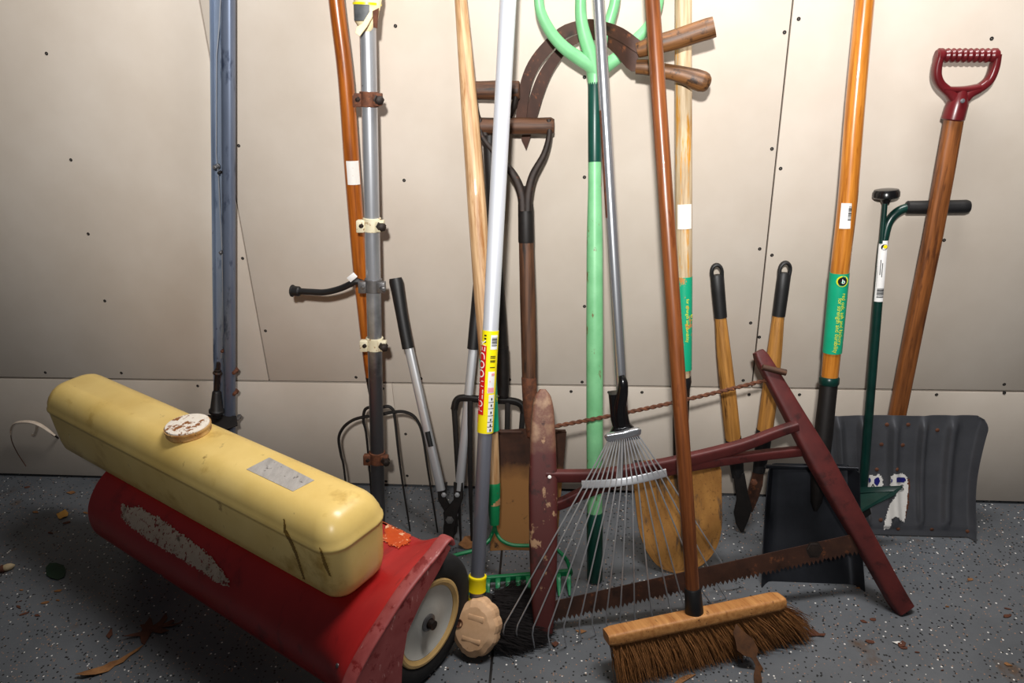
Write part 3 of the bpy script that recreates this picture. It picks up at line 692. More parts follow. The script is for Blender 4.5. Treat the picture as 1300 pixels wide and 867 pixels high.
sickle('sickle with straight blunt wooden handle, upper one of the two hooked on the mint fork',
       [(770, 240), (700, 185), (640, 148), (560, 120), (470, 104), (380, 120), (300, 155), (205, 245), (140, 330), (100, 420), (78, 520), (64, 660)],
       [(760, 310), (700, 270), (640, 230), (560, 190), (480, 170), (420, 180), (335, 215), (262, 285), (200, 360), (160, 440), (135, 540), (122, 665)],
       [(735, 278), (800, 256), (860, 240), (950, 215), (1050, 182), (1120, 160), (1158, 148)], [.014, .0165, .0175, .0185, .019, .0195, .0185], None, .0, 'rusty_blade')
sickle('sickle with rounded bulbous wooden handle, lower one of the two hooked on the mint fork',
       [(740, 300), (680, 250), (600, 195), (520, 170), (440, 178), (350, 215), (275, 285), (210, 370), (170, 450), (140, 540), (118, 650), (95, 765)],
       [(735, 392), (690, 388), (640, 330), (585, 272), (520, 225), (440, 222), (370, 260), (318, 320), (262, 410), (218, 520), (182, 640), (122, 822)],
       [(728, 368), (790, 372), (860, 388), (930, 400), (1000, 418), (1050, 435), (1090, 449), (1115, 457), (1130, 461), (1136, 463)], [.014, .015, .0145, .0145, .0165, .019, .0195, .017, .0115, .003], None, -.0065, 'rusty_blade')

# ---- wire leaf rake
A, B = W(760, 0, .2), W(793, 560, .375)
t = thing('leaf_rake', 'wire leaf rake with chrome handle and fan of thin steel tines', 'rake', F(790, 800))
D = (B-A).normalized(); T0 = A-D*.45; kk = lambda y: (on(A, B, 760+33*y/560, y)-T0).dot(D)
MB().rod(T0, B, [(0, .0105), (kk(520), .0105)], 22).build('handle', 'chrome', t)
lp = Pole(T0, B, .0107); m_ = MB(); lp.patch(m_, kk(140), kk(276), -1.45, -.75, .0002, 5); m_.build('brown_streak', 'rust', t, 'brown streak')  # brown band laid along the left edge of the handle
ty = lambda y: interp([(0, .2), (560, .375), (700, .42)], y)
def Pr(x, y, e=0): return W(x, y, ty(y)+e)
MB().sweep(smooth([Pr(789, 477, .018), Pr(791, 486, .022), Pr(790, 500, .02), Pr(787, 520, .012), Pr(789, 540, .008)], 5), smooth_r([.006, .009, .011, .0125, .0125], 5), smooth_r([.007, .009, .01, .012, .012], 5), circ(14), (1, 0, 0)).build('spring_arm', 'gloss_black', t, 'black plastic arm')
MB().sweep([Pr(783, 498, .0), Pr(786.5, 530, 0), Pr(789, 540, .0), Pr(791, 550, 0), Pr(792, 558, 0)], [.0165, .0175, .017, .03, .032], [.0155, .0155, .0135, .009, .008], rrect(4), (1, 0, 0)).build('head', 'gloss_black', t)
MB().sweep([Pr(770, 555.5, .012), Pr(772, 555, .014), Pr(790, 552, .015), Pr(810, 547.5, .014), Pr(812, 547, .012)], [.006, .0085, .0085, .0085, .006], [.005, .006, .006, .006, .005], rrect(4), (0, 0, 1)).build('clamp', 'chrome', t, 'shiny metal clamp')
bends = [(638.4, 797), (655, 797.5), (675, 801), (695, 802.6), (714.6, 799), (734.6, 794.6), (751, 789.5), (769, 789.5), (787, 789.5), (805.6, 784), (827, 779.5), (851, 774), (867.7, 768), (891.6, 751), (911, 742.5), (929.5, 735)]
ends = [(640.7, 819.5), (657.6, 817.6), (678.8, 823.4), (699, 824), (719, 821), (738, 813), (756.5, 806), (773, 802), (791, 799.5), (811, 794), (832.6, 791), (858, 785), (875, 779.5), (903, 766.7), (922, 759.6), (944, 745)]
BRL, BRR = (739, 615), (846, 600)
def barpt(u):
    x = lerp(BRL[0], BRR[0], u); y = lerp(BRL[1], BRR[1], u)+4*math.sin(PI*u)
    return Pr(x, y, .012+.018*math.sin(PI*u))
nT = len(bends)
for i, (b, e) in enumerate(zip(bends, ends)):
    u = i/(nT-1); top = Pr(lerp(774, 808, u), lerp(556, 549, u), .014)
    en = F(e[0], e[1], .0012); bd = W(b[0], b[1], -(en.y)+.012)
    if bd.z < .02: bd = F(b[0], b[1], .02)
    mid = barpt(u*.96+.02)+V((0, -.001, 0))
    MB().sweep([top, mid, bd-(bd-mid).normalized()*.008, bd+(en-bd)*.2, en], [.0015, .0015, .0015, .0016, .0012], None, circ(7), (1, 0, 0)).build('tine', 'silver_tube', t)
m_ = MB(); m_.sweep([barpt(u) for u in [k/16 for k in range(17)]], .0078, .0016, rrect(4, 16), (0, .45, 1)); m_.build('spreader_bar', 'silver_tube', t)
MB().sweep([Pr(791, 556, .004), Pr(788, 585, .006), Pr(786, 608, .014)], .006, .003, rrect(4), (1, 0, 0)).build('stay', 'dull_zinc', t)

# ---- push broom
bA, bB = F(772, 808, .085), F(990, 762, .085)
ctr = lerp(bA, bB, .5)
A = W(828, 0, .225); B = on(bA, bB, 882, 785)
t = thing('push_broom', 'push broom with brown varnished stick and shaggy brown bristles, frontmost on the floor', 'broom', F(905, 842))
D = (B-A).normalized(); T0 = A-D*.5
Ls = (B-T0).length
MB().rod(T0, B, [(0, .0125), (.5, .0132), (Ls-.5, .0138), (Ls-.2, .0136), (Ls-.035, .0125)], 20).build('stick', 'varnish_red', t)
MB().rod(T0+D*(Ls-.062), B, [(0, .0142), (.003, .0158), (.05, .0178), (.055, .0165)], 20).build('ferrule', 'rubber', t, 'dark grey ribbed socket')
axb = (bB-bA).normalized()
# bristles hang from the block and splay towards the room
flA, flB = F(785, 868), F(1030, 804)
dirm = ((flA+flB)/2-ctr); dirm = (dirm-axb*dirm.dot(axb)).normalized(); nb = axb.cross(dirm)
if nb.y > 0: nb = -nb
hl_ = (bB-bA).length/2
m_ = MB(); m_.sweep([ctr+axb*s_ for s_ in (-hl_-.004, -hl_+.01, hl_-.01, hl_+.004)], [.018, .0215, .0215, .018], [.0105, .0125, .0125, .0105], rrect(5), nb); m_.build('block', 'broom_block', t)
m_ = MB()
for i in range(3400):
    u = random.uniform(-.99, .99); w = random.uniform(-1, 1)
    r0 = ctr+axb*(u*hl_)+nb*(w*.016)+dirm*.008
    tgt = lerp(flA, flB, (u+1)/2+random.gauss(0, .016)); 
    tgt = tgt+V((0, -.02*w+random.gauss(0, .008), 0)); tgt.z = max(.0012, random.gauss(.004, .006)+(.02 if random.random() < .15 else 0))
    md = lerp(r0, tgt, .55)+V((random.gauss(0, .003), random.gauss(0, .003), .004))
    m_.sweep([r0, md, tgt], [.0007, .00065, .0003], None, circ(3), (1, 0, 0), False)
br_ = m_.build('bristles', 'bristle_brown', t, 'shaggy brown bristles'); br_['kind'] = 'stuff'

# ---- round point shovel
A, B = W(867, 0, .045), F(859, 731)
yv = ylean([(-100, .02), (0, .045), (590, .215), (732, .313)])
Pv = lambda x, y, e=0: W(x, y, yv(y)+e)
t = thing('round_point_shovel', 'round point shovel with weathered pale handle and ochre dirty blade behind the broom stick', 'shovel', B)
hp = [(867.5, -120, .0155), (867.5, 0, .0162), (867.5, 120, .017), (868, 260, .0172), (868.5, 360, .0165), (868, 450, .0155), (866, 500, .0145), (865, 520, .0142)]
taper(MB(), [Pv(x, y) for x, y, r in hp], [r for *_, r in hp]).build('handle', 'weathered', t)
pv = Pole(Pv(868, 260), Pv(868, 450), .0172)
m_ = MB(); pv.patch(m_, pv.s_of(868, 259), pv.s_of(868, 290), -.75, 1.05, .0008); m_.build('sticker', 'label_worn', t, 'worn white sticker')
pv = Pole(Pv(868.5, 345), Pv(868, 480), .0163)
m_ = MB(); pv.patch(m_, pv.s_of(868, 351), pv.s_of(868, 469), -PI*.75, PI*.75, .0008, 18); lb = m_.build('label', 'label_green_torn', t, 'torn green label')
m_ = MB(); pv.text(m_, 'for strength and durability', pv.s_of(868, 378), .28, .0088, 1, .0014); pv.text(m_, 'BY', pv.s_of(868, 398), .95, .014, 1, .0014); m_.build('lettering', 'ink_yellow', lb)
MB().rod(Pv(866.5, 482), Pv(861, 600), [(0, .0158), (.004, .0172), (.02, .0165), (.09, .0175), (.19, .012)], 18).build('socket', 'dark_iron', t)
MB().rod(Pv(866.5, 478), Pv(866, 500), [(0, .018), (.012, .0195), (.024, .0175)], 16).build('collar', 'rubber', t)
def fn(u, v):
    y = lerp(588, 731, v); xl = lerp(802, 816, v); xr = lerp(916, 920, v)
    sh = 1 if v < .45 else math.sqrt(max(0, 1-((v-.45)/.55)**2.6))
    s0 = 1-.1*max(0, (.06-v)/.06)
    c = lerp(859, 858, v); x = lerp(lerp(c, xl, sh*s0), lerp(c, xr, sh*s0), u)
    return Pv(x, y, 0)+V((0, .022*(1-(2*u-1)**2*sh*sh)*(1-.6*v)+.012*math.sin(PI*v), 0))
m_ = MB(); m_.sheet(fn, 18, 26, .0026); m_.build('blade', 'ochre_dirt', t)
MB().sweep([Pv(804, 587, -.004), Pv(840, 588, -.02), Pv(882, 588, -.02), Pv(915, 587, -.004)], .005, .004, rrect(4), (0, 1, 0)).build('tread', 'dark_iron', t)

# ---- wooden handled loppers
y2 = ylean([(325, .04), (560, .1), (675, .146)])
Pw = lambda x, y, e=0: W(x, y, y2(y)+e)
t = thing('lopper', 'loppers with two wooden handles and black grips standing right of the broom stick', 'loppers', F(942, 675))
for arm, grip, sl in (([(914.5, 400), (919, 450), (925, 505), (930.5, 557)], [(909, 333), (910, 345), (912, 370), (915, 403)], [(930.5, 555), (934, 580), (937, 606)]),
                      ([(988.5, 398), (983, 450), (976.5, 505), (970.5, 550)], [(998, 330), (996.5, 342), (993, 368), (988.5, 401)], [(970.5, 545), (967, 575), (963, 600)])):
    taper(MB(), [Pw(*p) for p in arm], [.0128, .0165, .0185, .0185]).build('arm', 'lopper_wood', t)
    # grip with a hang hole: a loop at its end
    g0 = Pw(*grip[0]); g1 = Pw(*grip[1]); d = (g1-g0).normalized(); sd = d.cross(V((0, 1, 0))).normalized()
    gb = g0+d*.022
    lpp = [g1+d*.012+sd*.0105]+[gb+(-sd*math.cos(a)*-1*.0112)+(-d*math.sin(a)*.0165) for a in [PI*k/10 for k in range(11)]]+[g1+d*.012-sd*.0105]
    MB().sweep(lpp, .0068, .0042, circ(10), (0, 1, 0)).build('hanging_loop', 'rubber', t)
    MB().sweep([g0+d*.028, g0+d*.034]+[Pw(*p) for p in grip[2:]], [.011, .0148, .0148, .0142], [.009, .0112, .0132, .0138], circ(16), sd).build('grip', 'rubber', t)
    MB().sweep([Pw(*p) for p in sl], [.0192, .0175, .014], [.017, .0145, .008], circ(16), (1, 0, 0)).build('sleeve', 'rubber', t)
MB().prism([Pw(x, y, .004) for x, y in [(931, 603), (945, 600), (950, 628), (955, 645), (950, 660), (944, 674), (947, 675.5), (940, 675), (934, 664), (931.5, 650), (935, 634)]], (0, -1, .3), .006).build('blade', 'black_iron', t)
MB().prism([Pw(x, y, -.003) for x, y in [(957, 594), (970, 597), (968, 616), (962, 634), (955, 650), (944, 650), (939, 640), (948, 628)]], (0, -1, .3), .007).build('hook', 'rusty_blade', t)
bolt(Pw(957, 612, .006), (0, -1, .2), .007, .008).build('bolt', 'rust', t)

# ---- red painted bow saw
LB, LT = F(690, 803), W(689, 494, .285)
RB, RT = F(1148, 776), W(962, 446, .175)
t = thing('bow_saw', 'large old maroon painted wooden bow saw with a twisted rod and toothed blade', 'saw', (LB+RB)/2)
nS = ((RB-LB).cross(LT-LB)).normalized()
if nS.y > 0: nS = -nS
def bar(pts, wd, th, m, name, hint, lab=None):
    return MB().sweep(smooth(pts, 4), smooth_r(wd, 4), smooth_r(th, 4), rrect(4.5, 28), hint).build(name, m, t, lab)
sL = (RB-LB).normalized()
LP = lambda y: on(LB, LT, 690, y); RP = lambda x, y: on(RB, RT, x, y)
offc = nS
bar([LT, LP(503), LP(520), LP(560), LP(620), LP(700), LP(760), LB+V((0, 0, .001))], [.006, .0165, .0225, .0265, .0295, .0285, .025, .019], [.008, .013, .0145, .015, .0155, .015, .014, .013], 'maroon_chipped', 'upright', sL, 'chipped maroon upright with bare wood top')
bar([RT, RP(968, 455), RP(985, 485), RP(1010, 530), RP(1040, 580), RP(1075, 645), RP(1110, 705), RP(1138, 755), RB+V((0, 0, .004))], [.01, .0145, .0172, .0205, .025, .0232, .021, .0205, .0195], [.012, .014, .0155, .0165, .018, .017, .016, .015, .014], 'maroon_paint', 'upright', sL)
def sawpt(x, y):
    """point of the plane of the saw"""
    d = ray(x, y); return CAM+d*((LB-CAM).dot(nS2)/d.dot(nS2))
nS2 = (RB-LB).cross(LT-LB).normalized()
def sp(x, y, k=.5):
    """between the left and right uprights, depth shared linearly along the saw"""
    a = LP(interp([(600, 640), (600, 640)], 600) if False else y); 
    u = (x-690)/(1040-690); Yl, Yr = -LP(y).y, -RP(1000, 570).y
    return W(x, y, lerp(Yl, Yr, max(0, min(1, u))))
Yl6, Yr6 = -LP(605).y, -RP(1020, 560).y
def bp(x, y): return W(x, y, lerp(Yl6, Yr6, (x-700)/320))
bar([bp(692, 604), bp(760, 603), bp(830, 593), bp(880, 582), bp(940, 566), bp(985, 549), bp(1012, 540)], [.0122, .0128, .0145, .014, .012, .0105, .0095], [.01]*7, 'maroon_paint', 'stretcher', (0, 0, 1))
bar([bp(692, 645), bp(715, 638), bp(745, 624), bp(800, 607), bp(860, 594), bp(940, 581), bp(1030, 571)], [.0118, .0122, .0125, .0125, .012, .0105, .0105], [.009]*7, 'maroon_paint', 'stretcher', (0, 0, 1))
ra, rb = LP(544)+nS*.0, RP(968, 487)
m_ = MB(); n = 120
for ph in (0, PI):
    q = []
    for i in range(n+1):
        p = lerp(ra, rb, i/n)-V((0, 0, .006*math.sin(PI*i/n))); a = ph+i*.9; q.append(p+V((0, math.cos(a)*.0022, math.sin(a)*.0022)))
    m_.sweep(q, .0027, None, circ(6), (0, 1, 0))
m_.build('twisted_rod', 'rust', t, 'thin twisted rusty rod')
# lashing and pegs
MB().rod(RP(972, 474)+nS*.012-sL*.02+V((0, 0, .012)), RP(986, 480)+nS*.014+sL*.03+V((0, 0, .012)), [(0, .006), (.05, .007)], 10).build('peg', 'old_wood', t)
for p in ((697, 604), (697, 641)): bolt(bp(*p)+nS*.015, nS, .003, .003).build('nail_head', 'ink_white', t)
# blade with teeth
a, b = LP(776), RP(1086, 690)
du = (b-a); Lb = du.length; du = du.normalized(); dn = nS.cross(du)
if dn.z > 0: dn = -dn
hw = .0175; poly = [a-dn*hw-du*.012, b-dn*hw*1.05+du*.01, b+dn*hw*.8+du*.01]
nt = 74; low = []
for i in range(nt, -1, -1):
    x = Lb*i/nt; low.append(a+du*x+dn*hw)
    if i: low.append(a+du*(x-Lb/nt*.55)+dn*(hw+(.0085 if i % 5 else .0045)))
poly += low
MB().prism([p+nS*.004 for p in poly], nS, .0022).build('blade', 'rusty_blade', t, 'rusty toothed saw blade')
bolt(lerp(a, b, .84)+nS*.005+dn*-.004, nS, .015, .001).build('blade_mark', 'dark_iron', t, 'dark round mark on the blade')

# ---- black square shovel with orange handle
yb = ylean([(-120, .03), (0, .055), (480, .16), (600, .21), (742, .315)])
Pb = lambda x, y, e=0: W(x, y, yb(y)+e)
t = thing('square_shovel', 'square black steel shovel with glossy orange handle and green label, behind the saw', 'shovel', F(1030, 740))
hp = [(1110, -120, .0165), (1098, 0, .0172), (1086, 130, .0182), (1076, 255, .0188), (1066, 345, .0187), (1057, 440, .018), (1052, 492, .0172)]
taper(MB(), [Pb(x, y) for x, y, r in hp], [r for *_, r in hp]).build('handle', 'varnish_gold', t)
pb = Pole(Pb(1086, 130), Pb(1066, 345), .0187)
m_ = MB(); pb.patch(m_, pb.s_of(1077, 257), pb.s_of(1074, 289), -.45, .95, .0009); lb = m_.build('sticker', 'label_white', t, 'white barcode sticker')
m_ = MB(); barcode(pb, m_, pb.s_of(1077, 261), pb.s_of(1075, 279), .3, .62, True, .0014); m_.build('barcode', 'ink', lb)
pb = Pole(Pb(1066, 345), Pb(1056.5, 447), .0186)
m_ = MB(); pb.patch(m_, pb.s_of(1066, 346), pb.s_of(1057, 447), 0, 2*PI, .0009, 28); lb = m_.build('label', 'label_green', t, 'green label')
def disc(pole, l, a, r, off, n=24):
    m_ = MB(); rr = pole.r
    m_.loft([[pole.at(l+r*math.sin(2*PI*i/n), a+r*math.cos(2*PI*i/n)/rr, o) for i in range(n)] for o in (off-.0004, off)]); return m_
s0 = pb.s_of(1068, 355); disc(pb, s0, .38, .0115, .0014).build('logo_ring', 'ink_yellow', lb); disc(pb, s0, .38, .0088, .0018).build('logo_disc', 'ink', lb)
m_ = MB(); pb.upright(m_, 'b', s0+.0045, .27, .0135, .0022); m_.build('logo_letter', 'ink_white', lb)
m_ = MB(); pb.text(m_, 'red oak, ash and hickory', pb.s_of(1064, 370), .5, .0112, 1, .0014); pb.text(m_, 'for strength and durability', pb.s_of(1064, 376), .12, .0112, 1, .0014); m_.build('lettering', 'ink_yellow', lb)
MB().rod(Pb(1053, 478), Pb(1052, 492), [(0, .019), (.003, .0208), (.015, .0208), (.018, .019)], 20).build('collar', 'edger_green', t)
MB().rod(Pb(1052.5, 484), Pb(1036, 640), [(0, .0185), (.05, .0185), (.12, .0195), (.2, .018), (.27, .012), (.29, .004)], 20).build('socket', 'black_iron', t)
tl, tr, bl, br = Pb(974, 594), Pb(1089, 596), F(964.5, 737), F(1094, 742)
def fn(u, v):
    p = lerp(lerp(tl, tr, u), lerp(bl, br, u), v)
    e = abs(2*u-1)
    up = max(0, (e-.8)/.2)**1.5*.034*(1-v*.35)
    return p+V((0, .02*(1-v)-up+.01*math.sin(PI*v), 0))
MB().sheet(fn, 24, 14, .0024).build('blade', 'black_steel', t)
MB().sweep(smooth([Pb(972, 592), Pb(1000, 593, -.012), Pb(1060, 594, -.012), Pb(1090, 595)], 4), .0035, .0045, rrect(4), (0, 1, 0)).build('rim', 'black_steel', t)

# ---- green edging tool
ye = ylean([(240, .018), (262, .022), (620, .125), (668, .16)])
Pe = lambda x, y, e=0: W(x, y, ye(y)+e)
t = thing('lawn_edger', 'dark green tubular lawn tool with black round knob, side grip and foot plate', 'garden tool', Pe(1090, 668))
MB().sweep(smooth([Pe(1215, 262.5), Pe(1190, 262.5), Pe(1160, 263), Pe(1143, 267), Pe(1130, 279), Pe(1123.5, 298), Pe(1119, 330), Pe(1110, 440), Pe(1102, 540), Pe(1096, 618), Pe(1092, 640)], 6), .0098, None, circ(16)).build('tube', 'edger_green', t)
MB().rod(Pe(1150, 263.5), Pe(1220.5, 262.5), [(0, .011), (.003, .0142), (.11, .0145), (.12, .0148), (.1265, .0125)], 18).build('side_grip', 'rubber', t, 'black rubber side grip')
MB().rod(Pe(1124, 252, .004), Pe(1119.5, 305, .004), [(0, .0055), (.095, .0055)], 12).build('plunger_rod', 'edger_green', t)
MB().rod(Pe(1124.5, 258, .004), Pe(1125.6, 238, .004), [(0, .0075), (.008, .011), (.011, .024), (.014, .0268), (.023, .0268), (.0285, .0235), (.03, .015)], 24).build('knob', 'gloss_black', t)
pe = Pole(Pe(1121, 312), Pe(1110, 440), .0098)
m_ = MB(); pe.patch(m_, pe.s_of(1119, 305), pe.s_of(1114, 382), -.9, 1.0, .0008); lb = m_.build('label', 'label_white', t, 'white barcode label')
disc(pe, pe.s_of(1119, 313), .3, .0062, .0012).build('logo_disc', 'ink', lb); disc(pe, pe.s_of(1119, 312.4), .46, .004, .0015, 12).build('logo_bee', 'plastic_yellow', lb)
m_ = MB(); barcode(pe, m_, pe.s_of(1115, 365), pe.s_of(1114, 377), -.4, .95, True, .0013); m_.build('barcode', 'ink', lb)
for y0, y1, a_ in ((329, 348, -.12), (333, 351, .22)):
    m_ = MB(); pe.patch(m_, pe.s_of(1118, y0), pe.s_of(1117, y1), a_-.07, a_+.07, .0013, 2); m_.build('small_print', 'ink', lb)
MB().prism([Pe(x, y, e) for x, y, e in [(1090, 619, .035), (1146, 617, .055), (1135, 630, .06), (1112, 641, .06), (1092, 652, .05), (1084, 648, .03)]], (0, -.75, .75), .006).build('foot_plate', 'edger_green', t)
MB().prism([Pe(x, y, e) for x, y, e in [(1090, 619, .036), (1146, 617, .056), (1144, 623, .058), (1090, 626, .038)]], (0, -.1, 1), .004).build('plate_lip', 'edger_green', t)
MB().prism([Pe(x, y, .012) for x, y in [(1086, 636), (1102, 636), (1106, 652), (1098, 658), (1090, 668), (1084, 655)]], (0, -1, .3), .006).build('claw', 'black_iron', t)

# ---- snow shovel
yh = ylean([(60, .045), (140, .05), (262, .058), (525, .052), (600, .05)])
Ph = lambda x, y, e=0: W(x, y, yh(y)+e)
t = thing('snow_shovel', 'snow shovel with maroon D grip, brown wooden shaft and dull ribbed aluminium blade', 'shovel', F(1160, 681))
MB().sweep([Ph(*p) for p in [(1213.5, 138), (1199, 220), (1184.5, 300), (1162, 410), (1142, 512), (1134, 552)]], [.0168, .0178, .018, .0182, .0182, .018], [.014]*6, rrect(3.2), (1, 0, 0)).build('shaft', 'shovel_wood', t)
q = [(1192, 66), (1188, 84), (1187.5, 98), (1193, 110), (1205, 116)]
for pts in ([(1193, 69), (1189.5, 84), (1189, 97), (1194, 108), (1205, 118), (1213, 128)], [(1265, 69), (1262, 86), (1255, 102), (1243, 112), (1230, 119), (1221, 128)]):
    MB().sweep(smooth([Ph(*p) for p in pts], 5), smooth_r([.007, .0078, .0082, .0085, .0095, .011], 5), smooth_r([.013, .012, .012, .012, .0125, .013], 5), rrect(3), (1, 0, 0)).build('yoke', 'maroon_plastic', t)
MB().sweep(smooth([Ph(1196, 112), Ph(1208, 113.5), Ph(1226, 113), Ph(1243, 110)], 4), .0055, .0125, rrect(3), (0, 0, 1)).build('crosspiece', 'maroon_plastic', t)
m_ = MB(); ga, gb = Ph(1188, 70.5), Ph(1267, 70.5)
pr_ = []; Lq = (gb-ga).length
for i in range(61):
    x = i/60; rip = .0012*math.cos(2*PI*x*11) if .08 < x < .92 else .001
    pr_.append((Lq*x, (.0125+rip)*(1 if .03 < x < .97 else .75)))
m_.rod(ga, gb, pr_, 18); m_.build('grip', 'maroon_plastic', t)
MB().rod(Ph(1221, 112), Ph(1212.5, 142), [(0, .011), (.015, .0165), (.03, .0205), (.058, .0212), (.06, .0195)], 20).build('socket', 'maroon_plastic', t)
bolt(Ph(1222, 128, .0215), (0, -1, .1), .0035, .003).build('rivet', 'chrome', t)
tl, tr, bl, br = W(1046, 527, .078), W(1254, 527, .078), F(1062, 678, .003), F(1236, 683, .003)
def fn(u, v):
    # rounded upper right corner, hollow sheet with pressed ribs
    uu = u
    if v < .1 and u > .94: uu = .94+(u-.94)*math.sqrt(max(0, 1-((.1-v)/.1)**2))
    if v < .1 and u < .06: uu = .06-(.06-u)*math.sqrt(max(0, 1-((.1-v)/.1)**2))
    p = lerp(lerp(tl, tr, uu), lerp(bl, br, uu), v)
    p += V((.008*math.sin(PI*v)*max(0, (uu-.85)/.15)*(-1), 0, 0))
    rib = 0
    for c, w in ((.09, .022), (.24, .022), (.44, .03), (.62, .022), (.8, .03)):
        rib += math.exp(-((uu-c)/w)**2)*.0125*min(1, max(0, (.93-v)*14))*min(1, v*9+.1)
    edge = max(0, (uu-.955)/.045)**2*.018
    lip = .004 if v > .935 else 0
    crumple = .0035*math.sin(9*uu+4*v)*math.sin(7*v)*max(0, uu-.5)
    return p+V((0, .016*math.sin(PI*v)-rib-edge+lip+crumple, -.002*max(0, math.sin(14*uu))*(1-min(1, v*6))))
bmb = MB(); bmb.sheet(fn, 96, 40, .0022); bl_ = bmb.build('blade', 'alu_dull', t, 'dull ribbed aluminium blade', 60); bv = bmb.bvh()
for x, y in [(1126, 539), (1153, 539), (1190, 546), (1119, 564), (1146, 565), (1113, 596), (1139, 596), (1118, 660), (1140, 671), (1183, 672), (1228, 674)]:
    p, n = hit(bv, x, y); MB().rod(p-n*.001, p+n, [(0, .0048), (.002, .0046), (.0032, .003)], 12).build('rivet', 'rust', t)
for k, poly in enumerate(([(1099, 606), (1103, 603), (1110, 604), (1115, 602), (1120, 606), (1121, 616), (1119, 622), (1099, 622)], [(1131, 606), (1135, 602), (1146, 601), (1151, 605), (1153, 618), (1151, 640), (1148, 663), (1143, 660), (1138, 655), (1133, 658), (1130, 670), (1121, 672), (1124, 658), (1129, 642), (1137, 630), (1139, 620), (1131, 618)])):
    m_ = MB(); decal_fill(m_, bv, poly, .0014, 1.2, .5); lb = m_.build('torn_sticker', 'label_worn', t, 'torn white and blue sticker')
    for pl in ([[(1101, 607), (1104, 606), (1105, 611), (1102, 613)], [(1110, 607), (1115, 605), (1117, 611), (1113, 617), (1109, 612)]] if k == 0 else [[(1138, 606), (1148, 606), (1150, 609), (1147, 612), (1138, 612)], [(1131.5, 608), (1133, 607), (1133.5, 611), (1132, 612)]]):
        m_ = MB(); decal_fill(m_, bv, pl, .0024, .8); m_.build('blue_print', 'ink_blue', lb)
    vs, fs = glyphs('A' if k == 0 else 'S', 14)
    m_ = MB(); q = []
    for x, y in vs:
        p, n = hit(bv, (1103 if k == 0 else 1141)+x, (621 if k == 0 else 622)-y*.75); q.append(p+n*.0028)
    m_.add(q, fs); m_.build('lettering', 'ink', lb)
m_ = MB(); decal_fill(m_, bv, [(1147, 618), (1153, 606), (1155, 612), (1153, 640), (1149, 660), (1146, 660)], .001, 1.2, .6); m_.build('rust_stain', 'rust', t)
# ---- red two-wheeled lawn sweeper hood and the yellow tank lying on it
HUB = F(545, 791, .13); an = math.radians(-29.3)
U_ = V((math.cos(an), math.sin(an), 0)); V_ = V((math.sin(an), -math.cos(an), 0)); Z_ = V((0, 0, 1))
def M(u, v, z): return V((HUB.x, HUB.y, 0)) + U_*u + V_*v + Z_*z
t = thing('lawn_sweeper', 'red painted steel two wheeled lawn sweeper hood under the yellow tank', 'lawn sweeper', M(-.45, .0, 0))
pin = smooth([V((v, 0, z)) for v, z in [(-.058, .25), (-.052, .262), (-.03, .2665), (-.01, .267), (.06, .2665), (.115, .256), (.155, .234), (.184, .2), (.196, .165), (.194, .125), (.178, .092), (.155, .07)]], 5)
pend = smooth([V((v, 0, z)) for v, z in [(-.058, .283), (-.054, .296), (-.042, .298), (-.015, .289), (.03, .278), (.075, .264), (.122, .241), (.17, .214), (.206, .186), (.221, .158), (.214, .122), (.188, .09)]], 5)
nP = len(pin)-1
UL, UR = -.832, .02
def hoodpt(uu, k):
    w_ = max(0, min(1, (uu+.06)/.08)); w_ = w_*w_*(3-2*w_)
    p = lerp(pin[k], pend[k], w_); return M(uu, p.x, p.z)
def fn(u, v):
    return hoodpt(UL+(UR-UL)*(1-(1-u)**2.2), int(round(v*nP)))
hood = MB(); hood.sheet(fn, 48, nP, .003); hood.build('hood', 'mower_red', t); bvh_ = hood.bvh()
rim = [hoodpt(UR, k) for k in range(nP+1)]
MB().sweep([p-U_*.006 for p in rim], .013, .0042, rrect(3), U_).build('rim', 'mower_scuffed', t, 'scuffed pinkish red rim')
pl = [(p.x, p.z) for p in pend][10:]+[(.16, .062), (.112, .066), (.108, .088), (.1, .131), (.08, .187), (.043, .22), (-.015, .257), (-.05, .283)]
MB().prism([M(UR+.003, a, b-.002) for a, b in pl], U_, .003).build('side_plate', 'mower_scuffed', t, 'scuffed side plate cut out around the wheel')
pl = [(p.x, p.z) for p in pin]+[(.1, .06), (-.03, .1)]
MB().prism([M(UL-.001, a, b) for a, b in pl], U_, .003).build('end_plate', 'mower_red', t)
m_ = MB(); decal_fill(m_, bvh_, [(154, 644), (158, 640), (166, 646), (172, 643), (183, 646), (190, 652), (202, 656), (215, 666), (228, 676), (240, 684), (252, 693), (262, 702), (270, 708), (276, 716), (284, 726), (292, 738), (290, 744), (280, 741), (268, 733), (255, 724), (240, 715), (225, 706), (205, 694), (190, 685), (175, 674), (162, 664), (156, 658)], .0022, 1.3, 1.6)
m_.build('faded_decal', 'faded_decal', t, 'worn greyish decal')
m_ = MB(); decal_fill(m_, bvh_, [(488, 672), (494, 664), (506, 663), (520, 668), (524, 676), (519, 690), (508, 696), (494, 693), (487, 686)], .0022, 1.6, 1.5); m_.build('orange_patch', 'orange_paint', t, 'orange touched up patch')
for x, y in [(525, 667), (565, 687), (428, 845), (205, 730)]:
    p, n = hit(bvh_, x, y); MB().rod(p-n*.001, p+n, [(0, .0045), (.0015, .004), (.0025, .002)], 10).build('screw_head', 'dull_zinc', t)
MB().rod(M(-.9, 0, .13), M(.012, 0, .13), [(0, .009), (.912, .009)], 14).build('axle', 'dark_iron', t)
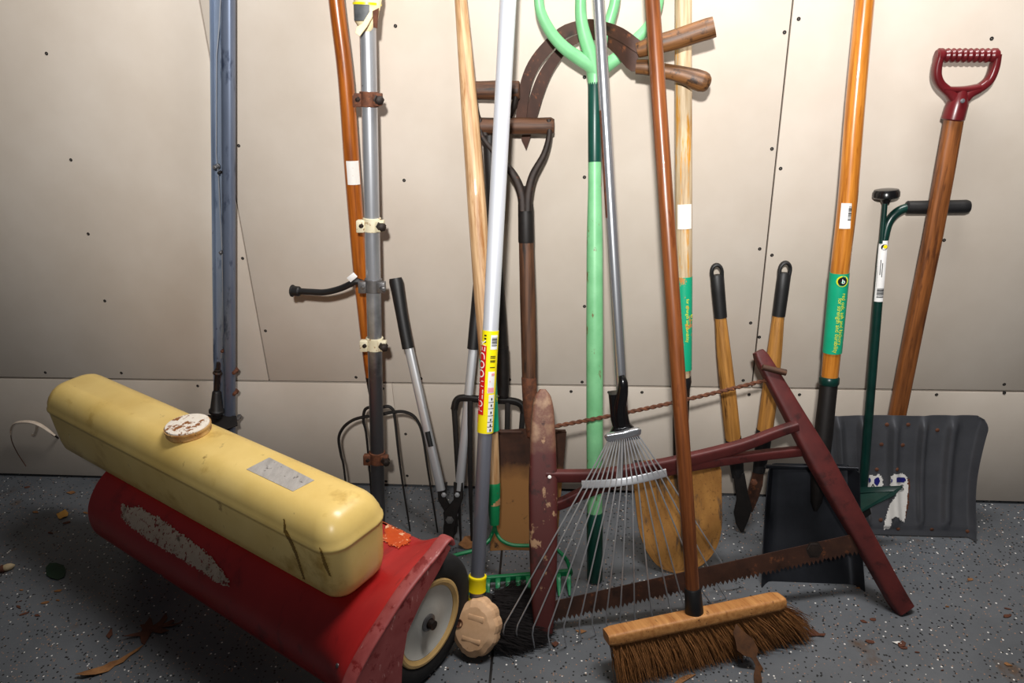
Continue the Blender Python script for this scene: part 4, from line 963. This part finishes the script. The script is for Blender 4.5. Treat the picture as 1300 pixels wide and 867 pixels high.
def wheel(u0, sgn):
    c = M(u0, 0, .13); d = U_*sgn
    m_ = MB(); m_.rod(c-d*.024, c+d, [(0, .088), (.001, .118), (.008, .127), (.016, .13), (.032, .13), (.04, .127), (.046, .119), (.0475, .104), (.048, .092), (.0445, .086), (.012, .084)], 48)
    w = m_.build('tyre', 'tyre', t, 'black rubber tyre')
    MB().rod(c-d*.02, c+d, [(0, .084), (.03, .0858), (.042, .0862), (.0445, .084), (.0448, .079), (.041, .074), (.0405, .0725), (.02, .0715)], 48).build('rim_ring', 'hub_cream', w, 'cream wheel rim')
    MB().rod(c-d*.01, c+d, [(0, .072), (.0285, .0726), (.0295, .071), (.0255, .062), (.0245, .045), (.027, .032), (.0285, .026)], 40).build('wheel_disc', 'hub_white', w, 'grey white wheel disc')
    MB().rod(c, c+d, [(0, .0175), (.021, .0172), (.023, .015), (.0235, .0105), (.0205, .0095)], 22).build('hub_cap', 'dull_zinc', w)
wheel(-.0215, 1); wheel(-.885, -1)
# tank
ZB = .269
t = thing('tank', 'long yellow plastic tank with round rusty white cap lying on the red sweeper', 'tank', M(-.5, .1, ZB))
u0, u1, v0, v1 = -.984, -.033, .03, .168
def ring(z, ins, rad, insu=None, insv=None):
    a, b, c, d = u0+(insu if insu is not None else ins), u1-ins, v0+ins, v1-ins
    o = []
    for (cx_, cy_, s) in ((b-rad, d-rad, 0), (a+rad, d-rad, 1), (a+rad, c+rad, 2), (b-rad, c+rad, 3)):
        for k in range(7):
            g = PI/2*(s+k/6); o.append(M(cx_+rad*math.cos(g), cy_+rad*math.sin(g), ZB+z))
    # intermediate points on the long sides keep the surface even
    return o
H = .162
lv = [(.0, .034, .02), (.001, .026, .026), (.006, .015, .032), (.016, .008, .036), (.034, .0045, .038), (.07, .002, .04), (.1, .0005, .04), (.106, .0, .04), (.108, -.0022, .041), (.112, -.0022, .041), (.115, -.0005, .041), (.125, .0015, .04), (.136, .006, .038), (.147, .0135, .034), (.155, .023, .028), (.16, .034, .02), (.1618, .046, .009)]
tk = MB(); tk.loft([ring(l[0]*.171/.162, *l[1:]) for l in lv]); tk.build('body', 'tank_yellow', t, None, 60); btk = tk.bvh()
cc, cn = hit(btk, 240, 548)
m_ = MB(); m_.rod(cc-Z_*.002, cc+Z_, [(0, .04), (.004, .0425), (.008, .0415), (.012, .0415), (.013, .0435), (.0165, .0435), (.017, .04)], 40); cp = m_.build('cap', 'cap_rim', t, 'rusty round cap')
MB().rod(cc+Z_*.010, cc+Z_, [(0, .03), (.0055, .0412), (.0078, .0405), (.0085, .035), (.0082, .02), (.0084, .008)], 40).build('cap_top', 'cap_metal', cp, 'white painted cap top with rust spots')
m_ = MB(); decal_grid(m_, btk, [(342, 581), (399, 610), (372, 624), (313, 596)], 8, 5, .0008); m_.build('sticker', 'foil', t, 'crumpled silver sticker')
m_ = MB(); decal_fill(m_, btk, [(360, 659), (362, 659), (364, 672), (372, 687), (378, 702), (383, 720), (388, 736), (385, 734), (380, 718), (375, 704), (369, 690), (361, 676)], .0009, 1); m_.build('stain', 'stain', t, 'brown drip stain')
m_ = MB(); decal_fill(m_, btk, [(405, 694), (408, 696), (414, 712), (421, 732), (418, 730), (411, 716)], .0009, 1); m_.build('stain', 'stain', t, 'brown drip stain')
# curled white strip with a thin wire, sticking out behind the tank
cpts = [W(x, y, yy) for x, y, yy in [(70, 553, .02), (61, 546, .02), (52, 540, .024), (42, 536, .026), (30, 535, .026), (19, 537, .024), (14, 544, .022), (13.5, 552, .02)]]
m_ = MB(); m_.sweep(smooth(cpts, 5), smooth_r([.003, .005, .006, .0062, .006, .005, .004, .0025], 5), smooth_r([.0015, .002, .002, .002, .002, .002, .0015, .001], 5), circ(12), (0, 1, 0))
t = thing('curled_strip', 'curled off white strip with drooping wire on the wall left of the yellow tank', 'strip', W(68, 552, 0))
m_.build('sleeve', 'white_strip', t)
MB().sweep(smooth([W(13.5, 549, .021), W(15, 560, .014), W(22, 575, .008), (W(33, 592, .003))], 5), .0011, None, circ(6)).build('wire', 'rust', t)
MB().sweep(smooth([W(47, 538, .022), W(46, 546, .02), W(43, 553, .016), W(40, 552, .015)], 4), .003, None, circ(8)).build('loose_end', 'white_strip', t)
MB().sweep([W(66, 551, .02), W(74, 556, -.001)], .0028, None, circ(8)).build('stub', 'dark_iron', t)

# ---- black bristled brush head on the floor behind the knob
bc0, bc1 = F(638, 775, .03), F(690, 752, .05)
t = thing('brush_head', 'black bristled brush lying on the floor between the peach knob and the leaf rake', 'brush', F(655, 800))
ba, bb = F(608, 804, .034), F(624, 764, .034)
ax_ = (bb-ba).normalized()
MB().sweep([ba-ax_*.012, ba-ax_*.008, bb+ax_*.008, bb+ax_*.012], [.016, .02, .02, .016], [.009, .012, .012, .009], rrect(5), (1, .2, -.4)).build('block', 'rubber', t)
m_ = MB()
for i in range(4200):
    s_ = random.uniform(-.1, 1.1); r0 = lerp(ba, bb, s_)+V((random.gauss(.012, .005), random.gauss(0, .006), random.gauss(.002, .01)))
    w_ = random.uniform(0, 1)
    e0 = lerp(lerp(F(648, 824), F(655, 746, .006), s_), lerp(F(698, 812), F(702, 768, .004), s_), w_)
    tg = e0+V((random.gauss(0, .008), random.gauss(0, .009), abs(random.gauss(0, .006)))); tg.z = max(.0015, tg.z)
    md = lerp(r0, tg, .5)+V((random.gauss(0, .003), random.gauss(0, .003), random.uniform(-.004, .01)))
    m_.sweep([r0, md, tg], [.0009, .0008, .0004], None, circ(3), (0, 0, 1), False)
b_ = m_.build('bristles', 'bristle_black', t); b_['kind'] = 'stuff'

# ---- leaves, seeds and scraps on the floor
def leaf(poly, m, label, z=.0015, curl=.006, th=.0007, name='leaf', cat='leaf', group=None):
    pts = []
    for i in range(len(poly)):
        a, b = poly[i], poly[(i+1) % len(poly)]
        for k in range(3): pts.append(F(lerp(a[0], b[0], k/3), lerp(a[1], b[1], k/3)))
    c = sum(pts, V())/len(pts)
    ph = random.random()*6
    mb = MB(); top = []; bot = []; mid = []
    sz = max((p-c).length for p in pts)
    for p in pts:
        q = p-c; h = z+curl*(q.length/sz)**2*(.5+.5*math.sin(3*math.atan2(q.y, q.x)+ph))
        top.append(p+V((0, 0, h+th))); bot.append(p+V((0, 0, h)))
    n = len(pts); cz = c+V((0, 0, z+th))
    vs = top+bot+[cz, cz-V((0, 0, th))]; fs = []
    for i in range(n):
        j = (i+1) % n; fs += [[i, j, 2*n], [n+j, n+i, 2*n+1], [i, n+i, n+j, j]]
    mb.add(vs, fs); return solo(mb, name, m, (c.x, c.y, 0), label, cat, group)
def vein(pts, m, parent_label, r=.0012): pass
leaf([(157, 813), (168, 808), (178, 806), (181, 800), (178, 794), (184, 793), (190, 785), (193, 787), (191, 797), (203, 790), (212, 780), (213, 786), (207, 793), (220, 787), (222, 790), (214, 794), (232, 791), (222, 796), (206, 798), (216, 803), (205, 806), (194, 803), (187, 806), (185, 813), (184, 819), (180, 817), (178, 809), (168, 811)], 'leaf_brown', 'brown lobed oak leaf lying flat on the floor in front of the sweeper', curl=.01)
leaf([(97, 861), (108, 855), (118, 851), (130, 847), (140, 841), (152, 838), (165, 830), (178, 822), (183, 819), (176, 827), (165, 834), (157, 842), (146, 846), (138, 853), (122, 859), (108, 862)], 'leaf_tan', 'long curled brown leaf at the front of the floor beside the lobed leaf', curl=.014)
leaf([(72, 654), (78, 650), (83, 648), (87, 652), (86, 657), (81, 658), (77, 661), (74, 658)], 'leaf_yellow', 'small yellow leaf scrap on the floor left of the red sweeper', curl=.006)
leaf([(59, 722), (64, 717), (72, 716), (81, 718), (84, 725), (82, 733), (74, 737), (65, 735), (59, 731)], 'leaf_green', 'dark green round leaf on the floor', curl=.004)
leaf([(84, 626), (92, 624), (97, 626), (90, 628)], 'leaf_tan', 'thin pale straw scrap near the wall left of the sweeper', curl=.002)
leaf([(135, 808), (140, 801), (143, 800), (143, 807), (139, 812)], 'leaf_brown', 'tiny brown leaf scrap left of the lobed leaf', curl=.004)
leaf([(222, 731), (230, 735), (238, 741), (230, 740)], 'leaf_tan', 'narrow tan leaf scrap under the edge of the red sweeper', curl=.003)
leaf([(583, 690), (590, 684), (602, 683), (607, 688), (603, 697), (590, 698), (582, 696)], 'leaf_tan', 'dull tan leaf on the floor between loppers and bow rake', curl=.01)
leaf([(686, 805), (693, 802), (700, 804), (694, 809)], 'leaf_brown', 'brown leaf scrap among the leaf rake tips', curl=.004)
leaf([(700, 818), (706, 815), (710, 818), (704, 823)], 'leaf_brown', 'dark scrap just in front of the leaf rake tips', curl=.004)
leaf([(730, 802), (738, 800), (745, 802), (738, 805)], 'leaf_tan', 'pale scrap between two leaf rake tips', curl=.003)
leaf([(688, 745), (696, 738), (706, 738), (712, 744), (703, 749), (692, 750)], 'leaf_tan', 'tan leaf caught in the bow rake tines', z=.004, curl=.008)
leaf([(862, 862), (872, 858), (884, 857), (872, 864), (862, 870), (852, 874)], 'leaf_tan', 'pale curled leaf under the front edge of the push broom', curl=.006)
leaf([(1024, 803), (1031, 799), (1040, 805), (1048, 805), (1046, 809), (1036, 808), (1028, 809)], 'leaf_brown', 'small brown leaf at the right tip of the push broom', curl=.006)
leaf([(1132, 816), (1140, 815), (1148, 817), (1140, 819)], 'label_worn', 'small white scrap on the floor in front of the bow saw', curl=.002, name='paper_scrap', cat='scrap')
leaf([(1139, 818), (1145, 815), (1150, 818), (1148, 822), (1141, 822)], 'leaf_brown', 'dark brown scrap near the right foot of the bow saw', curl=.004)
# leaf clinging to the broom bristles
bp_ = [(935, 792), (942, 800), (950, 806), (957, 812), (962, 824), (960, 834), (970, 850), (966, 853), (968, 866), (958, 870), (956, 856), (960, 846), (953, 834), (944, 832), (936, 826), (934, 814), (931, 804)]
def onbr(x, y):
    d = ray(x, y); n_ = (nb*1.0+dirm*-.32).normalized(); p0 = ctr+dirm*.012+nb*.0225
    p = CAM+d*((p0-CAM).dot(n_)/d.dot(n_))
    return p if p.z > .004 else F(x, y, .004)
m_ = MB(); m_.prism([onbr(x, y)+nb*random.uniform(-.003, .003) for x, y in bp_], nb, .0012)
solo(m_, 'leaf', 'leaf_dark', F(960, 862), 'torn brown leaf hanging on the front of the broom bristles', 'leaf')
t = thing('acorn', 'pale tan acorn lying at the left edge of the floor', 'acorn', F(10, 725))
a_, b_ = F(3, 722, .008), F(20, 717, .008)
MB().rod(a_, b_, [(0, .004), (.004, .0078), (.011, .0085), (.018, .0072), (.023, .004), (.026, .001)], 14).build('nut', 'seed', t)
MB().rod(lerp(a_, b_, -.45), b_, [(0, .0012), (.004, .002), (.006, .007), (.012, .009), (.0155, .0088)], 14).build('acorn_cap', 'leaf_brown', t)
rnd = random.Random(3)
sc0 = None
for i in range(64):
    zone = rnd.random()
    if zone < .72: x, y = rnd.uniform(5, 240), rnd.uniform(618, 800)
    else: x, y = rnd.uniform(980, 1290), rnd.uniform(690, 860)
    if y < 640+.62*(x-90) or x > 900 or x < 90:
        p = F(x, y); w = rnd.uniform(.003, .011); h = w*rnd.uniform(.3, .6); a = rnd.uniform(-.6, .6)
        if p.y > -.02: continue
        d1 = V((math.cos(a), math.sin(a), 0)); d2 = V((-d1.y, d1.x, 0))
        if M(0, 0, 0) and -.99 < (p-M(0, 0, 0)).dot(U_) < .05 and (p-M(0, 0, 0)).dot(V_) < .17: continue
        m_ = MB(); m_.prism([p+Z_*.0012+d1*w*math.cos(g)*rnd.uniform(.7, 1.2)+d2*h*math.sin(g)*rnd.uniform(.6, 1.3) for g in [2*PI*k/7 for k in range(7)]], (0, 0, 1), .0014)
        solo(m_, 'debris_crumb', rnd.choice(['leaf_brown', 'leaf_brown', 'leaf_tan']), (p.x, p.y, 0), 'tiny crumb of dry brown leaf scattered on the grey floor', 'debris', 'dry crumbs scattered on the floor')

# ------------------------------------------------------------------ light
def look(o, target): o.rotation_euler = (V(target)-o.location).to_track_quat('-Z', 'Y').to_euler()
ld = bpy.data.lights.new('camera_flash', 'SPOT'); ld.energy = 226; ld.shadow_soft_size = .035; ld.spot_size = math.radians(117); ld.spot_blend = 1; ld.color = (1, .985, .96)
lo = bpy.data.objects.new('camera_flash', ld); COL.objects.link(lo); lo.location = (-.02, -1.88, 1.48); look(lo, (-.01, 0, 1.74))
ad = bpy.data.lights.new('ceiling_light', 'AREA'); ad.energy = 40; ad.shape = 'RECTANGLE'; ad.size = .9; ad.size_y = .25; ad.color = (1, .98, .96)
ao = bpy.data.objects.new('ceiling_light', ad); COL.objects.link(ao); ao.location = (.4, -.42, 2.38); look(ao, (.4, -.8, 0))
w = bpy.data.worlds.new('world'); bpy.context.scene.world = w; w.use_nodes = True
w.node_tree.nodes['Background'].inputs[0].default_value = (.9, .93, 1, 1); w.node_tree.nodes['Background'].inputs[1].default_value = .05

# ------------------------------------------------------------------ camera
cd = bpy.data.cameras.new('camera'); cd.sensor_width = 36; cd.sensor_fit = 'HORIZONTAL'; cd.lens = FOC*36/1300; cd.clip_start = .01
co = bpy.data.objects.new('camera', cd); COL.objects.link(co)
mm = R.to_4x4(); mm.translation = CAM; co.matrix_world = mm
sc = bpy.context.scene; sc.camera = co
vs_ = sc.view_settings; vs_.view_transform = 'Standard'; vs_.look = 'None'; vs_.gamma = 1; vs_.exposure = 0; vs_.use_curve_mapping = False
for o in bpy.data.objects:
    if '_b' in o: del o['_b']
